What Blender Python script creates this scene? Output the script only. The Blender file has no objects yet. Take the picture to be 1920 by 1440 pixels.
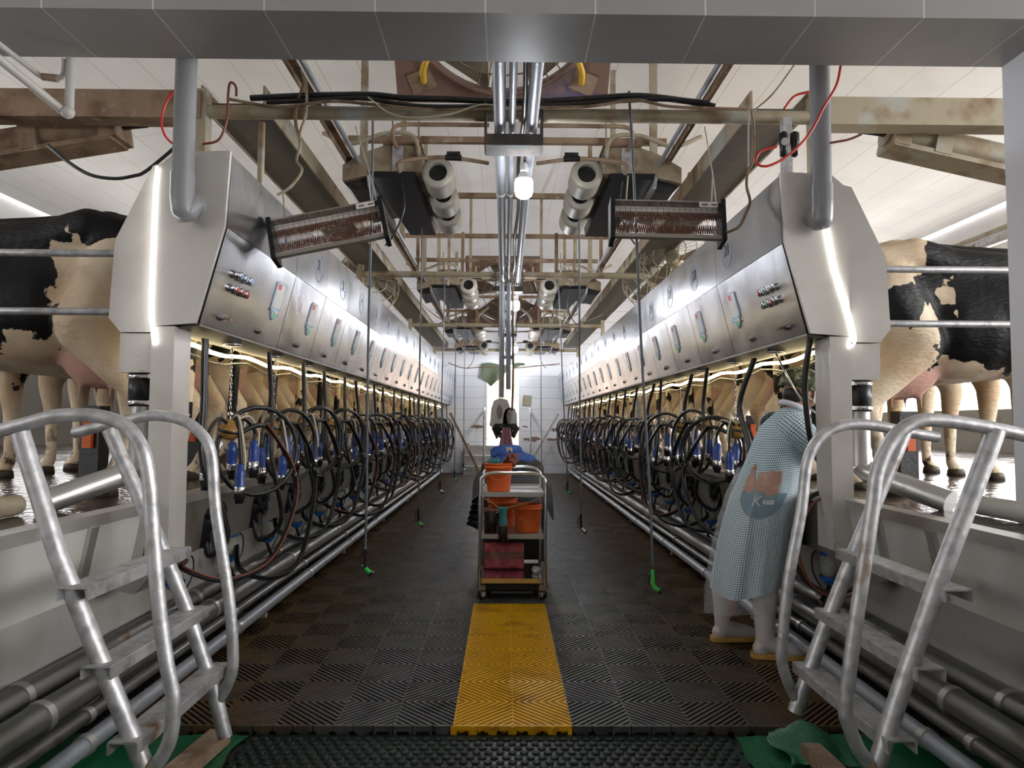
import bpy, bmesh, math, random
from mathutils import Vector, Matrix, Quaternion
R = math.radians
rnd = random.Random(7)
col = bpy.context.scene.collection
sc = bpy.context.scene

# ------------------------------------------------------------------ camera
F = 1330.0
EYE = Vector((0, 0, 1.27))
YAW, PITCH, ROLL = R(0.56), R(3.1), R(0.33)
fw = Vector((math.sin(YAW)*math.cos(PITCH), math.cos(YAW)*math.cos(PITCH), math.sin(PITCH)))
r0 = Vector((math.cos(YAW), -math.sin(YAW), 0)); u0 = r0.cross(fw)
cu = math.cos(ROLL)*u0 - math.sin(ROLL)*r0
cr = math.cos(ROLL)*r0 + math.sin(ROLL)*u0
cd = bpy.data.cameras.new('camera'); cam = bpy.data.objects.new('camera', cd); col.objects.link(cam)
cd.sensor_width = 36; cd.lens = 36*F/1920; cd.clip_start = 0.05; cd.clip_end = 300
m = Matrix((cr, cu, -fw)).transposed().to_4x4(); m.translation = EYE
cam.matrix_world = m; sc.camera = cam
def at(px, py, Y):
    """the point at depth Y that measured at this place in the photograph"""
    d = fw*F + cr*(px-960) - cu*(py-720)
    return EYE + d*(Y/d.y)

# ------------------------------------------------------------------ materials
def nd(nt, t, **k):
    n = nt.nodes.new(t)
    for a, b in k.items(): setattr(n, a, b)
    return n
def mat(name, c, rough=.5, metal=0, spots=None, bump=None, streak=None, rv=0, spec=None, coat=0, emit=None, alpha=None, trans=0, extra=None):
    """spots: (colour, scale, threshold, softness[, detail]); bump: (scale, strength[, (sx,sy,sz)])"""
    M = bpy.data.materials.new(name); M.use_nodes = True; nt = M.node_tree; L = nt.links.new
    b = nt.nodes['Principled BSDF']; b.inputs['Roughness'].default_value = rough; b.inputs['Metallic'].default_value = metal
    geo = nd(nt, 'ShaderNodeNewGeometry'); pos = geo.outputs['Position']
    rgb = nd(nt, 'ShaderNodeRGB'); rgb.outputs[0].default_value = (*c, 1); cur = rgb.outputs[0]
    if extra: cur = extra(nt, L, cur, pos, b) or cur
    for sp in (spots or []):
        sc3, s, th, so = sp[:4]
        mp = nd(nt, 'ShaderNodeMapping'); L(pos, mp.inputs[0])
        if len(sp) > 4: mp.inputs['Scale'].default_value = sp[4]
        mp.inputs['Location'].default_value = (rnd.random()*9, rnd.random()*9, 0)
        n = nd(nt, 'ShaderNodeTexNoise'); n.inputs['Scale'].default_value = s; n.inputs['Detail'].default_value = 6; L(mp.outputs[0], n.inputs[0])
        mr = nd(nt, 'ShaderNodeMapRange'); mr.inputs[1].default_value = th; mr.inputs[2].default_value = th+so; L(n.outputs[0], mr.inputs[0])
        mx = nd(nt, 'ShaderNodeMix', data_type='RGBA'); L(mr.outputs[0], mx.inputs[0]); L(cur, mx.inputs[6]); mx.inputs[7].default_value = (*sc3, 1); cur = mx.outputs[2]
    L(cur, b.inputs['Base Color'])
    if rv:
        n = nd(nt, 'ShaderNodeTexNoise'); n.inputs['Scale'].default_value = 3; n.inputs['Detail'].default_value = 5; L(pos, n.inputs[0])
        mr = nd(nt, 'ShaderNodeMapRange'); mr.inputs[1].default_value = .3; mr.inputs[2].default_value = .7
        mr.inputs[3].default_value = max(.02, rough-rv); mr.inputs[4].default_value = rough+rv; L(n.outputs[0], mr.inputs[0]); L(mr.outputs[0], b.inputs['Roughness'])
    if bump:
        n = nd(nt, 'ShaderNodeTexNoise'); n.inputs['Scale'].default_value = bump[0]; n.inputs['Detail'].default_value = 3
        mp = nd(nt, 'ShaderNodeMapping'); L(pos, mp.inputs[0]); L(mp.outputs[0], n.inputs[0])
        if len(bump) > 2: mp.inputs['Scale'].default_value = bump[2]
        bp = nd(nt, 'ShaderNodeBump'); bp.inputs['Strength'].default_value = bump[1]; bp.inputs['Distance'].default_value = .02; L(n.outputs[0], bp.inputs['Height']); L(bp.outputs[0], b.inputs['Normal'])
    if spec is not None: b.inputs['Specular IOR Level'].default_value = spec
    if coat: b.inputs['Coat Weight'].default_value = coat; b.inputs['Coat Roughness'].default_value = .08
    if trans: b.inputs['Transmission Weight'].default_value = trans
    if alpha is not None: b.inputs['Alpha'].default_value = alpha
    if emit: b.inputs['Emission Color'].default_value = (*emit[0], 1); b.inputs['Emission Strength'].default_value = emit[1]
    return M
RUST = (.20, .09, .035)
def seams(axis_scale, width, dark, off=(0, 0, 0)):
    """panel joints: lines every axis_scale[i] metres along x / y / z (0 = none)"""
    def f(nt, L, cur, pos, b):
        sx = nd(nt, 'ShaderNodeSeparateXYZ'); L(pos, sx.inputs[0])
        for i, s in enumerate(axis_scale):
            if not s: continue
            a = nd(nt, 'ShaderNodeMath', operation='ADD'); a.inputs[1].default_value = off[i]+100*s; L(sx.outputs[i], a.inputs[0])
            d = nd(nt, 'ShaderNodeMath', operation='DIVIDE'); d.inputs[1].default_value = s; L(a.outputs[0], d.inputs[0])
            fr = nd(nt, 'ShaderNodeMath', operation='FRACT'); L(d.outputs[0], fr.inputs[0])
            lt = nd(nt, 'ShaderNodeMath', operation='LESS_THAN'); lt.inputs[1].default_value = width/s; L(fr.outputs[0], lt.inputs[0])
            mx = nd(nt, 'ShaderNodeMix', data_type='RGBA'); L(lt.outputs[0], mx.inputs[0]); L(cur, mx.inputs[6]); mx.inputs[7].default_value = (*dark, 1); cur = mx.outputs[2]
        return cur
    return f
M = {}
M['steel'] = mat('brushed_stainless', (.58, .59, .62), .22, 1, spots=[((.44, .44, .46), 2.2, .4, .5)], bump=(2.6, .3, (1, 1, 1)), rv=.04)
M['steel_dull'] = mat('dull_stainless', (.55, .54, .52), .38, .85, spots=[((.40, .39, .37), 5, .5, .3), ((.30, .2, .12), 9, .68, .1)], bump=(2, .08), rv=.1)
M['steel_warm'] = mat('stainless_end_plate', (.60, .575, .54), .42, .55, spots=[((.50, .46, .42), 4, .5, .3), ((.28, .15, .08), 7, .72, .08)], bump=(2, .06), rv=.08)
M['chrome'] = mat('polished_steel', (.75, .75, .76), .14, 1)
M['galv'] = mat('galvanised_tube', (.54, .54, .55), .45, .7, spots=[((.33, .33, .34), 22, .45, .25), ((.24, .13, .07), 6, .66, .1)], bump=(30, .12))
M['galv_blue'] = mat('galvanised_pipe', (.34, .36, .40), .45, .5, spots=[((.36, .38, .42), 16, .5, .2)], bump=(30, .1))
M['pipe_dark'] = mat('wet_steel_pipe', (.22, .217, .213), .36, .75, spots=[((.20, .17, .14), 5, .5, .3), ((.16, .09, .05), 9, .62, .12)], bump=(12, .1), rv=.07)
M['rusty'] = mat('rusty_steel', (.30, .21, .14), .75, .2, spots=[((.13, .07, .04), 6, .45, .25), ((.45, .38, .28), 11, .6, .15)], bump=(40, .2))
M['rust_light'] = mat('weathered_beam', (.37, .32, .23), .65, .3, spots=[((.20, .12, .06), 5, .5, .2), ((.40, .41, .38), 3, .55, .1)], bump=(25, .1))
M['pvc'] = mat('grey_pvc', (.22, .225, .24), .33, 0, spots=[((.36, .33, .30), 4, .62, .2)])
M['black'] = mat('black_rubber', (.012, .012, .013), .36, 0, spots=[((.05, .04, .035), 9, .6, .2)])
M['rubber_red'] = mat('red_striped_rubber', (.16, .035, .02), .4)
M['blackp'] = mat('black_plastic', (.010, .010, .011), .3, 0, bump=(60, .1))
M['dark'] = mat('dark_channel', (.10, .095, .085), .5, .5, spots=[((.18, .13, .08), 6, .55, .2)])
M['panel'] = mat('white_roof_panel', (.78, .775, .77), .32, 0, spots=[((.70, .68, .68), 1.3, .5, .3), ((.30, .2, .12), 5.5, .735, .05)], extra=seams((0.42, 2.9, 0), .008, (.50, .48, .47)), bump=(1.2, .05))
M['soffit'] = mat('grey_panel', (.30, .29, .285), .37, .1, spots=[((.25, .245, .24), 2.5, .4, .4)], extra=seams((.436, 0, 0), .006, (.62, .60, .58), off=(.09, 0, 0)), bump=(3, .08), rv=.07)
M['white_frame'] = mat('white_frame', (.62, .63, .68), .4)
M['wallpanel'] = mat('white_wall_panel', (.78, .79, .84), .35, 0, spots=[((.70, .71, .78), 1.5, .5, .3)], extra=seams((0, 0, .285), .012, (.50, .50, .55), off=(0, 0, .1)))
M['peel'] = mat('peeling_paint', (.25, .16, .12), .8)
M['pitwall'] = mat('white_pit_wall', (.36, .355, .335), .5, 0, spots=[((.25, .215, .175), 2.4, .52, .3), ((.22, .14, .08), 6, .66, .12)], bump=(4, .05))
M['fascia'] = mat('dirty_steel_fascia', (.22, .21, .19), .4, .6, spots=[((.22, .16, .10), 4, .5, .25)], bump=(3, .08))
M['plastic_w'] = mat('cream_plastic', (.42, .415, .39), .4, 0, spots=[((.42, .38, .32), 4, .52, .3)])
M['concrete'] = mat('wet_deck', (.05, .042, .038), .16, 0, spots=[((.03, .022, .017), 3, .45, .25)], bump=(14, .6), rv=.09)
M['pitfloor'] = mat('dark_pit_floor', (.015, .014, .013), .6)
def rust_sides(nt, L, cur, pos, b):
    sx = nd(nt, 'ShaderNodeSeparateXYZ'); L(pos, sx.inputs[0])
    a = nd(nt, 'ShaderNodeMath', operation='SUBTRACT'); a.inputs[1].default_value = .04; L(sx.outputs[0], a.inputs[0])
    ab = nd(nt, 'ShaderNodeMath', operation='ABSOLUTE'); L(a.outputs[0], ab.inputs[0])
    n = nd(nt, 'ShaderNodeTexNoise'); n.inputs['Scale'].default_value = 2.2; n.inputs['Detail'].default_value = 5; L(pos, n.inputs[0])
    ad = nd(nt, 'ShaderNodeMath', operation='ADD'); L(ab.outputs[0], ad.inputs[0]); L(n.outputs[0], ad.inputs[1])
    mr = nd(nt, 'ShaderNodeMapRange'); mr.inputs[1].default_value = 1.15; mr.inputs[2].default_value = 1.9; L(ad.outputs[0], mr.inputs[0])
    mx = nd(nt, 'ShaderNodeMix', data_type='RGBA'); L(mr.outputs[0], mx.inputs[0]); L(cur, mx.inputs[6]); mx.inputs[7].default_value = (.085, .045, .014, 1)
    return mx.outputs[2]
M['mat_black'] = mat('black_grid_mat', (.082, .082, .082), .36, 0, spots=[((.035, .034, .034), 8, .5, .2)], extra=rust_sides, bump=(60, .1), rv=.07)
M['mat_yellow'] = mat('yellow_grid_mat', (.80, .43, .006), .42, 0, spots=[((.40, .19, .01), 6, .52, .25), ((.20, .09, .01), 14, .64, .1)])
M['stud'] = mat('green_black_rubber', (.006, .014, .012), .36, 0, spots=[((.009, .024, .018), 3, .45, .3)], rv=.07, spec=.28)
def netting(nt, L, cur, pos, b):
    v = nd(nt, 'ShaderNodeTexVoronoi'); v.inputs['Scale'].default_value = 95; v.inputs['Randomness'].default_value = 0; L(pos, v.inputs[0])
    bp = nd(nt, 'ShaderNodeBump'); bp.inputs['Strength'].default_value = .9; bp.inputs['Distance'].default_value = .004; bp.invert = True
    L(v.outputs[0], bp.inputs['Height']); L(bp.outputs[0], b.inputs['Normal'])
    mr = nd(nt, 'ShaderNodeMapRange'); mr.inputs[1].default_value = .2; mr.inputs[2].default_value = .35; L(v.outputs[0], mr.inputs[0])
    mx = nd(nt, 'ShaderNodeMix', data_type='RGBA'); L(mr.outputs[0], mx.inputs[0]); mx.inputs[6].default_value = (.004, .035, .015, 1); L(cur, mx.inputs[7])
    return mx.outputs[2]
M['net'] = mat('green_netting', (.005, .12, .045), .4, 0, extra=netting)
M['amber'] = mat('amber_plastic', (.33, .18, .045), .25, 0, spots=[((.25, .13, .03), 20, .5, .3)])
M['blue'] = mat('blue_shell', (.018, .055, .25), .3)
M['bluecap'] = mat('blue_cap', (.02, .13, .46), .35)
M['clear'] = mat('milky_jar', (.42, .42, .36), .25, spots=[((.25, .24, .18), 20, .5, .3)])
M['cream_tube'] = mat('cream_tube', (.55, .50, .36), .4)
M['orange'] = mat('orange_plastic', (.78, .13, .018), .35, spots=[((.5, .08, .015), 8, .6, .2)])
M['green'] = mat('green_nozzle', (.04, .55, .06), .35)
M['hose_grey'] = mat('grey_hose', (.10, .115, .13), .4)
M['cord_red'] = mat('red_cord', (.55, .03, .02), .4)
M['white'] = mat('white_plastic', (.75, .74, .72), .4)
M['led'] = mat('led_white', (1, 1, 1), emit=((.93, .96, 1), 14))
M['led_strip'] = mat('led_strip', (1, 1, .96), emit=((1, .98, .92), 4.5))
M['led_warm'] = mat('led_warm', (1, .9, .55), emit=((1, .84, .50), 2.3))
M['heat_frame'] = mat('heater_frame', (.40, .37, .32), .4, .6)
M['heat_wire'] = mat('rusty_wire', (.20, .09, .06), .7, .3, spots=[((.42, .35, .30), 30, .55, .1)])
M['reflector'] = mat('heater_reflector', (.75, .72, .68), .4, .2)
M['housing'] = mat('weathered_housing', (.33, .26, .18), .5, .35, spots=[((.16, .11, .07), 6, .48, .2), ((.46, .44, .37), 9, .6, .15)])
M['filter'] = mat('pleated_filter', (.36, .335, .28), .45, .1, spots=[((.40, .36, .3), 20, .55, .2)])
M['fanframe'] = mat('fan_frame', (.20, .12, .09), .5, .1, spots=[((.10, .08, .16), 3, .55, .1), ((.28, .18, .11), 7, .55, .2)])
M['fanblade'] = mat('fan_blade', (.22, .18, .13), .5, .5)
M['yellowp'] = mat('yellow_bar', (.60, .36, .03), .4)
M['skin'] = mat('skin', (.50, .28, .19), .5)
M['hair'] = mat('black_hair', (.012, .01, .01), .5)
M['red'] = mat('red_label', (.7, .03, .03), .4)
M['cyan'] = mat('light_blue_label', (.25, .55, .78), .4)
M['ggreen'] = mat('green_label', (.15, .55, .28), .4)
M['ink'] = mat('dark_ink', (.05, .05, .06), .5)
M['plate_blue'] = mat('pale_blue_line', (.35, .47, .68), .4)
M['btn_blue'] = mat('blue_button', (.30, .40, .62), .3)
M['btn_red'] = mat('red_button', (.45, .08, .07), .3)
M['btn_green'] = mat('green_button', (.20, .33, .28), .3)
M['saddle'] = mat('grey_saddle', (.05, .048, .045), .8, 0, spots=[((.14, .09, .06), 8, .5, .2)])
M['earth'] = mat('pale_ground', (.50, .48, .45), .9)
M['brick'] = mat('tan_building', (.50, .36, .26), .8, extra=seams((0, 0, .4), .05, (.32, .2, .14)))
M['cloth_grey'] = mat('charcoal_cloth', (.085, .085, .095), .8, 0, spots=[((.05, .05, .06), 9, .5, .2)], bump=(40, .2))
M['cloth_blue'] = mat('blue_towel', (.06, .16, .55), .9, 0, spots=[((.03, .08, .33), 14, .5, .2)], bump=(60, .5))
M['cloth_green'] = mat('olive_tarp', (.085, .11, .06), .6)
M['pink'] = mat('pink_bag', (.62, .12, .16), .35, 0, spots=[((.45, .06, .09), 12, .5, .15)], bump=(14, .6))
M['pinkcloth'] = mat('pink_cloth', (.60, .35, .45), .7)
M['teal'] = mat('teal_plastic', (.02, .20, .21), .35)
M['darkglass'] = mat('dark_jar', (.02, .012, .008), .1)
M['bag_brown'] = mat('brown_wrapper', (.20, .05, .03), .25, 0, bump=(30, .8))
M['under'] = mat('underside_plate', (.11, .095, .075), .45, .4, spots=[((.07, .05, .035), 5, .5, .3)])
M['seat'] = mat('dark_kit', (.02, .02, .02), .6)

# ------------------------------------------------------------------ mesh builder
def basis(d):
    d = Vector(d).normalized(); a = Vector((0, 0, 1)) if abs(d.z) < .9 else Vector((0, 1, 0))
    x = a.cross(d).normalized(); return x, d.cross(x)
class MB:
    def __init__(s): s.v = []; s.f = []; s.sm = []; s.mi = []; s.cur = 0
    def quadv(s, vs, fs, smooth=False):
        b = len(s.v); s.v += [Vector(p) for p in vs]
        for f in fs: s.f.append([b+i for i in f]); s.sm.append(smooth); s.mi.append(s.cur)
    def box(s, lo, hi, T=None):
        x0, y0, z0 = lo; x1, y1, z1 = hi
        vs = [Vector(p) for p in ((x0,y0,z0),(x1,y0,z0),(x1,y1,z0),(x0,y1,z0),(x0,y0,z1),(x1,y0,z1),(x1,y1,z1),(x0,y1,z1))]
        if T: vs = [T @ p for p in vs]
        s.quadv(vs, [(0,3,2,1),(4,5,6,7),(0,1,5,4),(1,2,6,5),(2,3,7,6),(3,0,4,7)]); return s
    def cbox(s, c, size, rz=0, rx=0, ry=0):
        T = Matrix.Translation(Vector(c)) @ Matrix.Rotation(rz, 4, 'Z') @ Matrix.Rotation(rx, 4, 'X') @ Matrix.Rotation(ry, 4, 'Y')
        a = Vector(size)/2; return s.box(-a, a, T)
    def beam(s, p, q, w, h, up=(0, 0, 1)):
        """rectangular bar from p to q"""
        p, q = Vector(p), Vector(q); d = (q-p).normalized(); x = d.cross(Vector(up))
        if x.length < 1e-4: x = d.cross(Vector((0, 1, 0)))
        x.normalize(); z = x.cross(d)
        vs = [c + x*sx*w/2 + z*sz*h/2 for c in (p, q) for sx, sz in ((-1,-1),(1,-1),(1,1),(-1,1))]
        s.quadv(vs, [(0,1,2,3),(7,6,5,4),(0,4,5,1),(1,5,6,2),(2,6,7,3),(3,7,4,0)]); return s
    def prism(s, poly, fn, a, b, caps=True):
        """poly of 2-D points; fn(p, t) places it; from t=a to t=b"""
        n = len(poly); vs = [fn(p, a) for p in poly]+[fn(p, b) for p in poly]
        s.quadv(vs, [(i, (i+1) % n, n+(i+1) % n, n+i) for i in range(n)])
        if caps: s.quadv(vs, [tuple(range(n))[::-1], tuple(range(n, 2*n))])
        return s
    def tube(s, pts, r, n=8, caps=True, closed=False, rs=None):
        pts = [Vector(p) for p in pts]; k = len(pts); rings = []; prev = None
        for i, p in enumerate(pts):
            if closed: d = pts[(i+1) % k]-pts[i-1]
            else: d = pts[min(i+1, k-1)]-pts[max(i-1, 0)]
            if d.length < 1e-9: d = Vector((0, 0, 1))
            d.normalize()
            if prev is None: x, y = basis(d)
            else:
                x = prev - d*prev.dot(d)
                if x.length < 1e-5: x = basis(d)[0]
                x.normalize(); y = d.cross(x)
            prev = x; rr = rs[i] if rs else r
            rings.append([p+(x*math.cos(2*math.pi*j/n)+y*math.sin(2*math.pi*j/n))*rr for j in range(n)])
        vs = [v for g in rings for v in g]; fs = []
        for i in range(k if closed else k-1):
            a, b = i*n, ((i+1) % k)*n
            for j in range(n): fs.append((a+j, a+(j+1) % n, b+(j+1) % n, b+j))
        s.quadv(vs, fs, True)
        if caps and not closed:
            s.quadv(rings[0], [tuple(range(n))[::-1]]); s.quadv(rings[-1], [tuple(range(n))])
        return s
    def cyl(s, p, q, r, r2=None, n=16, caps=True): return s.tube([p, q], r, n, caps, rs=[r, r if r2 is None else r2])
    def lathe(s, prof, o=(0, 0, 0), ax=(0, 0, 1), n=20, flat=False):
        """prof: (radius, height) pairs along ax from o"""
        o = Vector(o); ax = Vector(ax).normalized(); x, y = basis(ax); vs = []
        for rr, h in prof:
            for j in range(n):
                t = 2*math.pi*j/n; vs.append(o+ax*h+(x*math.cos(t)+y*math.sin(t))*max(rr, 1e-4))
        fs = [(i*n+j, i*n+(j+1) % n, (i+1)*n+(j+1) % n, (i+1)*n+j) for i in range(len(prof)-1) for j in range(n)]
        s.quadv(vs, fs, not flat); return s
    def ell(s, c, r, T=None, n=16, m=10):
        c = Vector(c); r = Vector(r) if not isinstance(r, (int, float)) else Vector((r, r, r)); vs = []
        for i in range(m+1):
            ph = math.pi*i/m
            for j in range(n):
                t = 2*math.pi*j/n; p = Vector((r.x*math.sin(ph)*math.cos(t), r.y*math.sin(ph)*math.sin(t), r.z*math.cos(ph)))
                vs.append(c+(T @ p if T else p))
        s.quadv(vs, [(i*n+j, (i+1)*n+j, (i+1)*n+(j+1) % n, i*n+(j+1) % n) for i in range(m) for j in range(n)], True); return s
    def limb(s, chain, n=12):
        """closed, round-ended tapered chain of (point, radius) for bodies"""
        for (p, a), (q, b) in zip(chain, chain[1:]):
            s.tube([p, q], a, n, True, rs=[a, b]); s.ell(p, a, n=n, m=8)
        s.ell(chain[-1][0], chain[-1][1], n=n, m=8); return s
    def grid(s, fn, nu, nv, smooth=True):
        vs = [fn(i/nu, j/nv) for j in range(nv+1) for i in range(nu+1)]; w = nu+1
        s.quadv(vs, [(j*w+i, j*w+i+1, (j+1)*w+i+1, (j+1)*w+i) for j in range(nv) for i in range(nu)], smooth); return s
    def xf(s, T): s.v = [T @ p for p in s.v]; return s
    def mesh(s, name, mats):
        me = bpy.data.meshes.new(name); me.from_pydata([tuple(p) for p in s.v], [], s.f)
        me.polygons.foreach_set('use_smooth', s.sm); me.polygons.foreach_set('material_index', s.mi)
        for x in (mats if isinstance(mats, (list, tuple)) else [mats]): me.materials.append(x)
        me.update()
        if len(s.f) < 60000:
            bm = bmesh.new(); bm.from_mesh(me); bmesh.ops.recalc_face_normals(bm, faces=bm.faces); bm.to_mesh(me); bm.free()
        return me
    def build(s, name, mats, parent=None, loc=None, rz=0):
        o = bpy.data.objects.new(name, s.mesh(name, mats)); col.objects.link(o)
        if parent: o.parent = parent
        if loc is not None: o.location = loc
        if rz: o.rotation_euler.z = rz
        return o
def tag(o, label=None, cat=None, group=None, kind=None):
    if label: o['label'] = label
    if cat: o['category'] = cat
    if group: o['group'] = group
    if kind: o['kind'] = kind
    return o
def empty(name, loc=(0, 0, 0), rz=0):
    o = bpy.data.objects.new(name, None); col.objects.link(o); o.location = loc; o.rotation_euler = (0, 0, rz); o.empty_display_size = .1; return o
def kids(o): return KID.get(o.name, [])
def copy_tree(o, parent=None, top=True):
    c = o.copy(); col.objects.link(c)
    c.parent = parent
    for ch in [x for x in list(o.children)]: copy_tree(ch, c, False)
    return c
def smooth_path(P, k=6, closed=False):
    P = [Vector(p) for p in P]; n = len(P); out = []
    for i in range(n if closed else n-1):
        if closed: a, b, c, d = P[i-1], P[i], P[(i+1) % n], P[(i+2) % n]
        else: a, b, c, d = P[max(i-1, 0)], P[i], P[i+1], P[min(i+2, n-1)]
        for j in range(k):
            t = j/k; out.append(.5*((2*b)+(c-a)*t+(2*a-5*b+4*c-d)*t*t+(-a+3*b-3*c+d)*t**3))
    if not closed: out.append(P[-1])
    return out
def remeshed(mb, name, mats, voxel, smooth=4):
    me = mb.mesh(name+'_raw', mats); o = bpy.data.objects.new('tmp', me); col.objects.link(o)
    md = o.modifiers.new('r', 'REMESH'); md.mode = 'VOXEL'; md.voxel_size = voxel; md.use_smooth_shade = True
    ms = o.modifiers.new('s', 'SMOOTH'); ms.factor = .5; ms.iterations = smooth
    dg = bpy.context.evaluated_depsgraph_get(); dg.update()
    out = bpy.data.meshes.new_from_object(o.evaluated_get(dg)); out.name = name
    bpy.data.objects.remove(o); bpy.data.meshes.remove(me)
    if not len(out.materials):
        for x in (mats if isinstance(mats, (list, tuple)) else [mats]): out.materials.append(x)
    return out
def meshobj(name, me, parent=None):
    o = bpy.data.objects.new(name, me); col.objects.link(o)
    if parent: o.parent = parent
    return o
_tc = {}
def text_mesh(s, size, mtl):
    k = (s, size, mtl.name)
    if k in _tc: return _tc[k]
    c = bpy.data.curves.new('t', 'FONT'); c.body = s; c.size = size; c.align_x = 'CENTER'; c.align_y = 'CENTER'; c.extrude = .0006
    o = bpy.data.objects.new('t', c); col.objects.link(o); dg = bpy.context.evaluated_depsgraph_get(); dg.update()
    me = bpy.data.meshes.new_from_object(o.evaluated_get(dg)); me.materials.clear(); me.materials.append(mtl)
    bpy.data.objects.remove(o); bpy.data.curves.remove(c); _tc[k] = me; return me
ORD = 'first second third fourth fifth sixth seventh eighth ninth tenth eleventh twelfth thirteenth fourteenth fifteenth sixteenth seventeenth eighteenth nineteenth twentieth twenty-first'.split()
# ------------------------------------------------------------------ the place: pit, decks, walls, roof
WALL_Y = 18.4
def bx(name, lo, hi, m, kind='structure'):
    o = MB().box(lo, hi).build(name, m); tag(o, kind=kind); return o
bx('floor', (-1.86, -2, -.14), (1.94, WALL_Y, -.042), M['pitfloor'])
for nm, a, b in (('wall_left', -7.2, -1.86), ('wall_right', 1.94, 7.2)):
    MBo = MB(); MBo.box((a, -2, -.14), (b, WALL_Y, .6))
    tag(MBo.build(nm, M['pitwall']), kind='structure')
bx('floor_deck_left', (-7.2, -2, .6), (-1.66, WALL_Y, .88), M['concrete'])
bx('floor_deck_right', (1.74, -2, .6), (7.2, WALL_Y, .88), M['concrete'])
# far wall with the doorway
w = MB(); dx0, dx1, dz0, dz1 = -.47, .36, .66, 2.66
for lo, hi in (((-7.2, WALL_Y, -.1), (dx0, WALL_Y+.12, 5.7)), ((dx1, WALL_Y, -.1), (7.2, WALL_Y+.12, 5.7)), ((dx0, WALL_Y, dz1), (dx1, WALL_Y+.12, 5.7)), ((dx0, WALL_Y, -.1), (dx1, WALL_Y+.12, dz0))): w.box(lo, hi)
tag(w.build('wall_far', M['wallpanel']), kind='structure')
# door trim
w = MB(); w.box((dx0-.04, WALL_Y-.02, dz0), (dx0, WALL_Y+.13, dz1)); w.box((dx1, WALL_Y-.02, dz0), (dx1+.04, WALL_Y+.13, dz1))
tag(w.build('trim_door', M['white']), kind='structure')
# roof: two shallow slopes
for s, nm in ((-1, 'ceiling_left'), (1, 'ceiling_right')):
    b = MB(); fn = lambda p, t: Vector((p[0], t, p[1]))
    b.prism([(0, 5.55), (s*7.0, 4.40), (s*7.0, 4.5), (0, 5.65)], fn, -3, WALL_Y+.1)
    tag(b.build(nm, M['panel']), kind='structure')
# wall far out to the left (low) and eaves
bx('wall_upper_left', (-7.2, -2, 3.15), (-7.05, WALL_Y, 4.42), M['panel'])
bx('wall_upper_right', (7.05, -2, 3.75), (7.2, WALL_Y, 4.42), M['panel'])
bx('wall_outer_left', (-7.2, -2, .88), (-7.05, WALL_Y, 2.1), M['pitwall'])
bx('wall_outer_right', (7.05, -2, .88), (7.2, WALL_Y, 1.5), M['pitwall'])
bx('wall_back_added', (-7.2, -3.1, -.1), (7.2, -3.0, 5.7), M['soffit'])  # unseen wall added behind the camera, keeps bright sky out of the steel reflections
bx('floor_outside', (-30, -12, -.6), (30, 60, -.5), M['earth'])
# building and rails outside the far door
o = empty('outbuilding', (0, 26, -.5)); tag(o, 'tan brick outbuilding with a slatted front seen through the far doorway', 'building')
MB().box((-3, 0, 0), (3, 3, 4.5)).build('wall', M['brick'], o)
b = MB()
for k in range(6): b.box((-3, -.04, 2.3+k*.38), (3, 0, 2.42+k*.38))
b.build('slats', M['rust_light'], o)
b = MB()
for z in (.78, 1.3, 1.62, 2.0): b.tube([(-.46, WALL_Y+.9, z), (.36, WALL_Y+.9, z)], .022)
for x in (-.42, .0, .33): b.tube([(x, WALL_Y+.9, -.5), (x, WALL_Y+.9, 2.4)], .022)
tag(b.build('railing', M['white']), 'white tubular railing standing just outside the far doorway', 'railing')
# peeling strips on the far wall: patches with a shape of their own
for i, (px, py, sx, sy) in enumerate([(895, 800, 26, 8), (893, 850, 30, 9), (878, 838, 12, 14), (965, 800, 16, 6), (985, 800, 12, 4), (998, 824, 34, 10), (1035, 824, 24, 6), (845, 838, 14, 12), (1040, 806, 16, 8), (910, 823, 9, 12)]):
    c = at(px, py, WALL_Y-.004); r_ = random.Random(i); n = 18; s = WALL_Y/F
    b = MB(); P = []
    for k in range(n):
        t = 2*math.pi*k/n; q = .55+.6*r_.random(); P.append((c.x+math.cos(t)*sx*s*q/2, c.z+math.sin(t)*sy*s*q/2))
    b.prism(P, lambda p, t: Vector((p[0], t, p[1])), WALL_Y-.004, WALL_Y+.001)
    tag(b.build('peeling_patch', M['peel']), kind='structure')
# steps up to the doorway, with two handrails
o = empty('step_ladder', (-.35, WALL_Y, -.04)); tag(o, 'grey metal steps leading up to the far doorway', 'steps')
for k in range(3): MB().box((-.75+.1, -1.1+k*.35, 0), (.6, -.75+k*.35, .24*(k+1))).build('step', M['steel_dull'], o)
for x in (-.52, .62):
    b = MB(); P = [(x+.36, -1.05, 0), (x+.36, -1.05, 1.25), (x+.36, -1.0, 1.62), (x+.36, -.1, 1.66)]
    b.tube(smooth_path(P, 3), .022); b.build('handrail', M['galv'], o)
# olive tarp over the doorway
def tarpf(u, v):
    x = -.62+1.12*u; top = 2.78+.03*math.sin(u*9); drop = (.62*(1-abs(u-.22)/.5) if u < .6 else .2*(1-u)/.4+.02)
    return Vector((x, WALL_Y-.08-.05*math.sin(u*17+v*2)*v, top-max(.05, drop)*v))
tag(MB().grid(tarpf, 30, 8).build('tarpaulin', M['cloth_green']), 'crumpled olive tarpaulin rolled up over the far doorway', 'tarpaulin')
# small tan board on the wall
c = at(988, 751, WALL_Y-.02); tag(MB().cbox(c, (.22, .02, .27), 0, 0, R(4)).build('notice_board', M['rust_light']), 'small tan board hung on the white far wall by the doorway', 'board')
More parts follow.
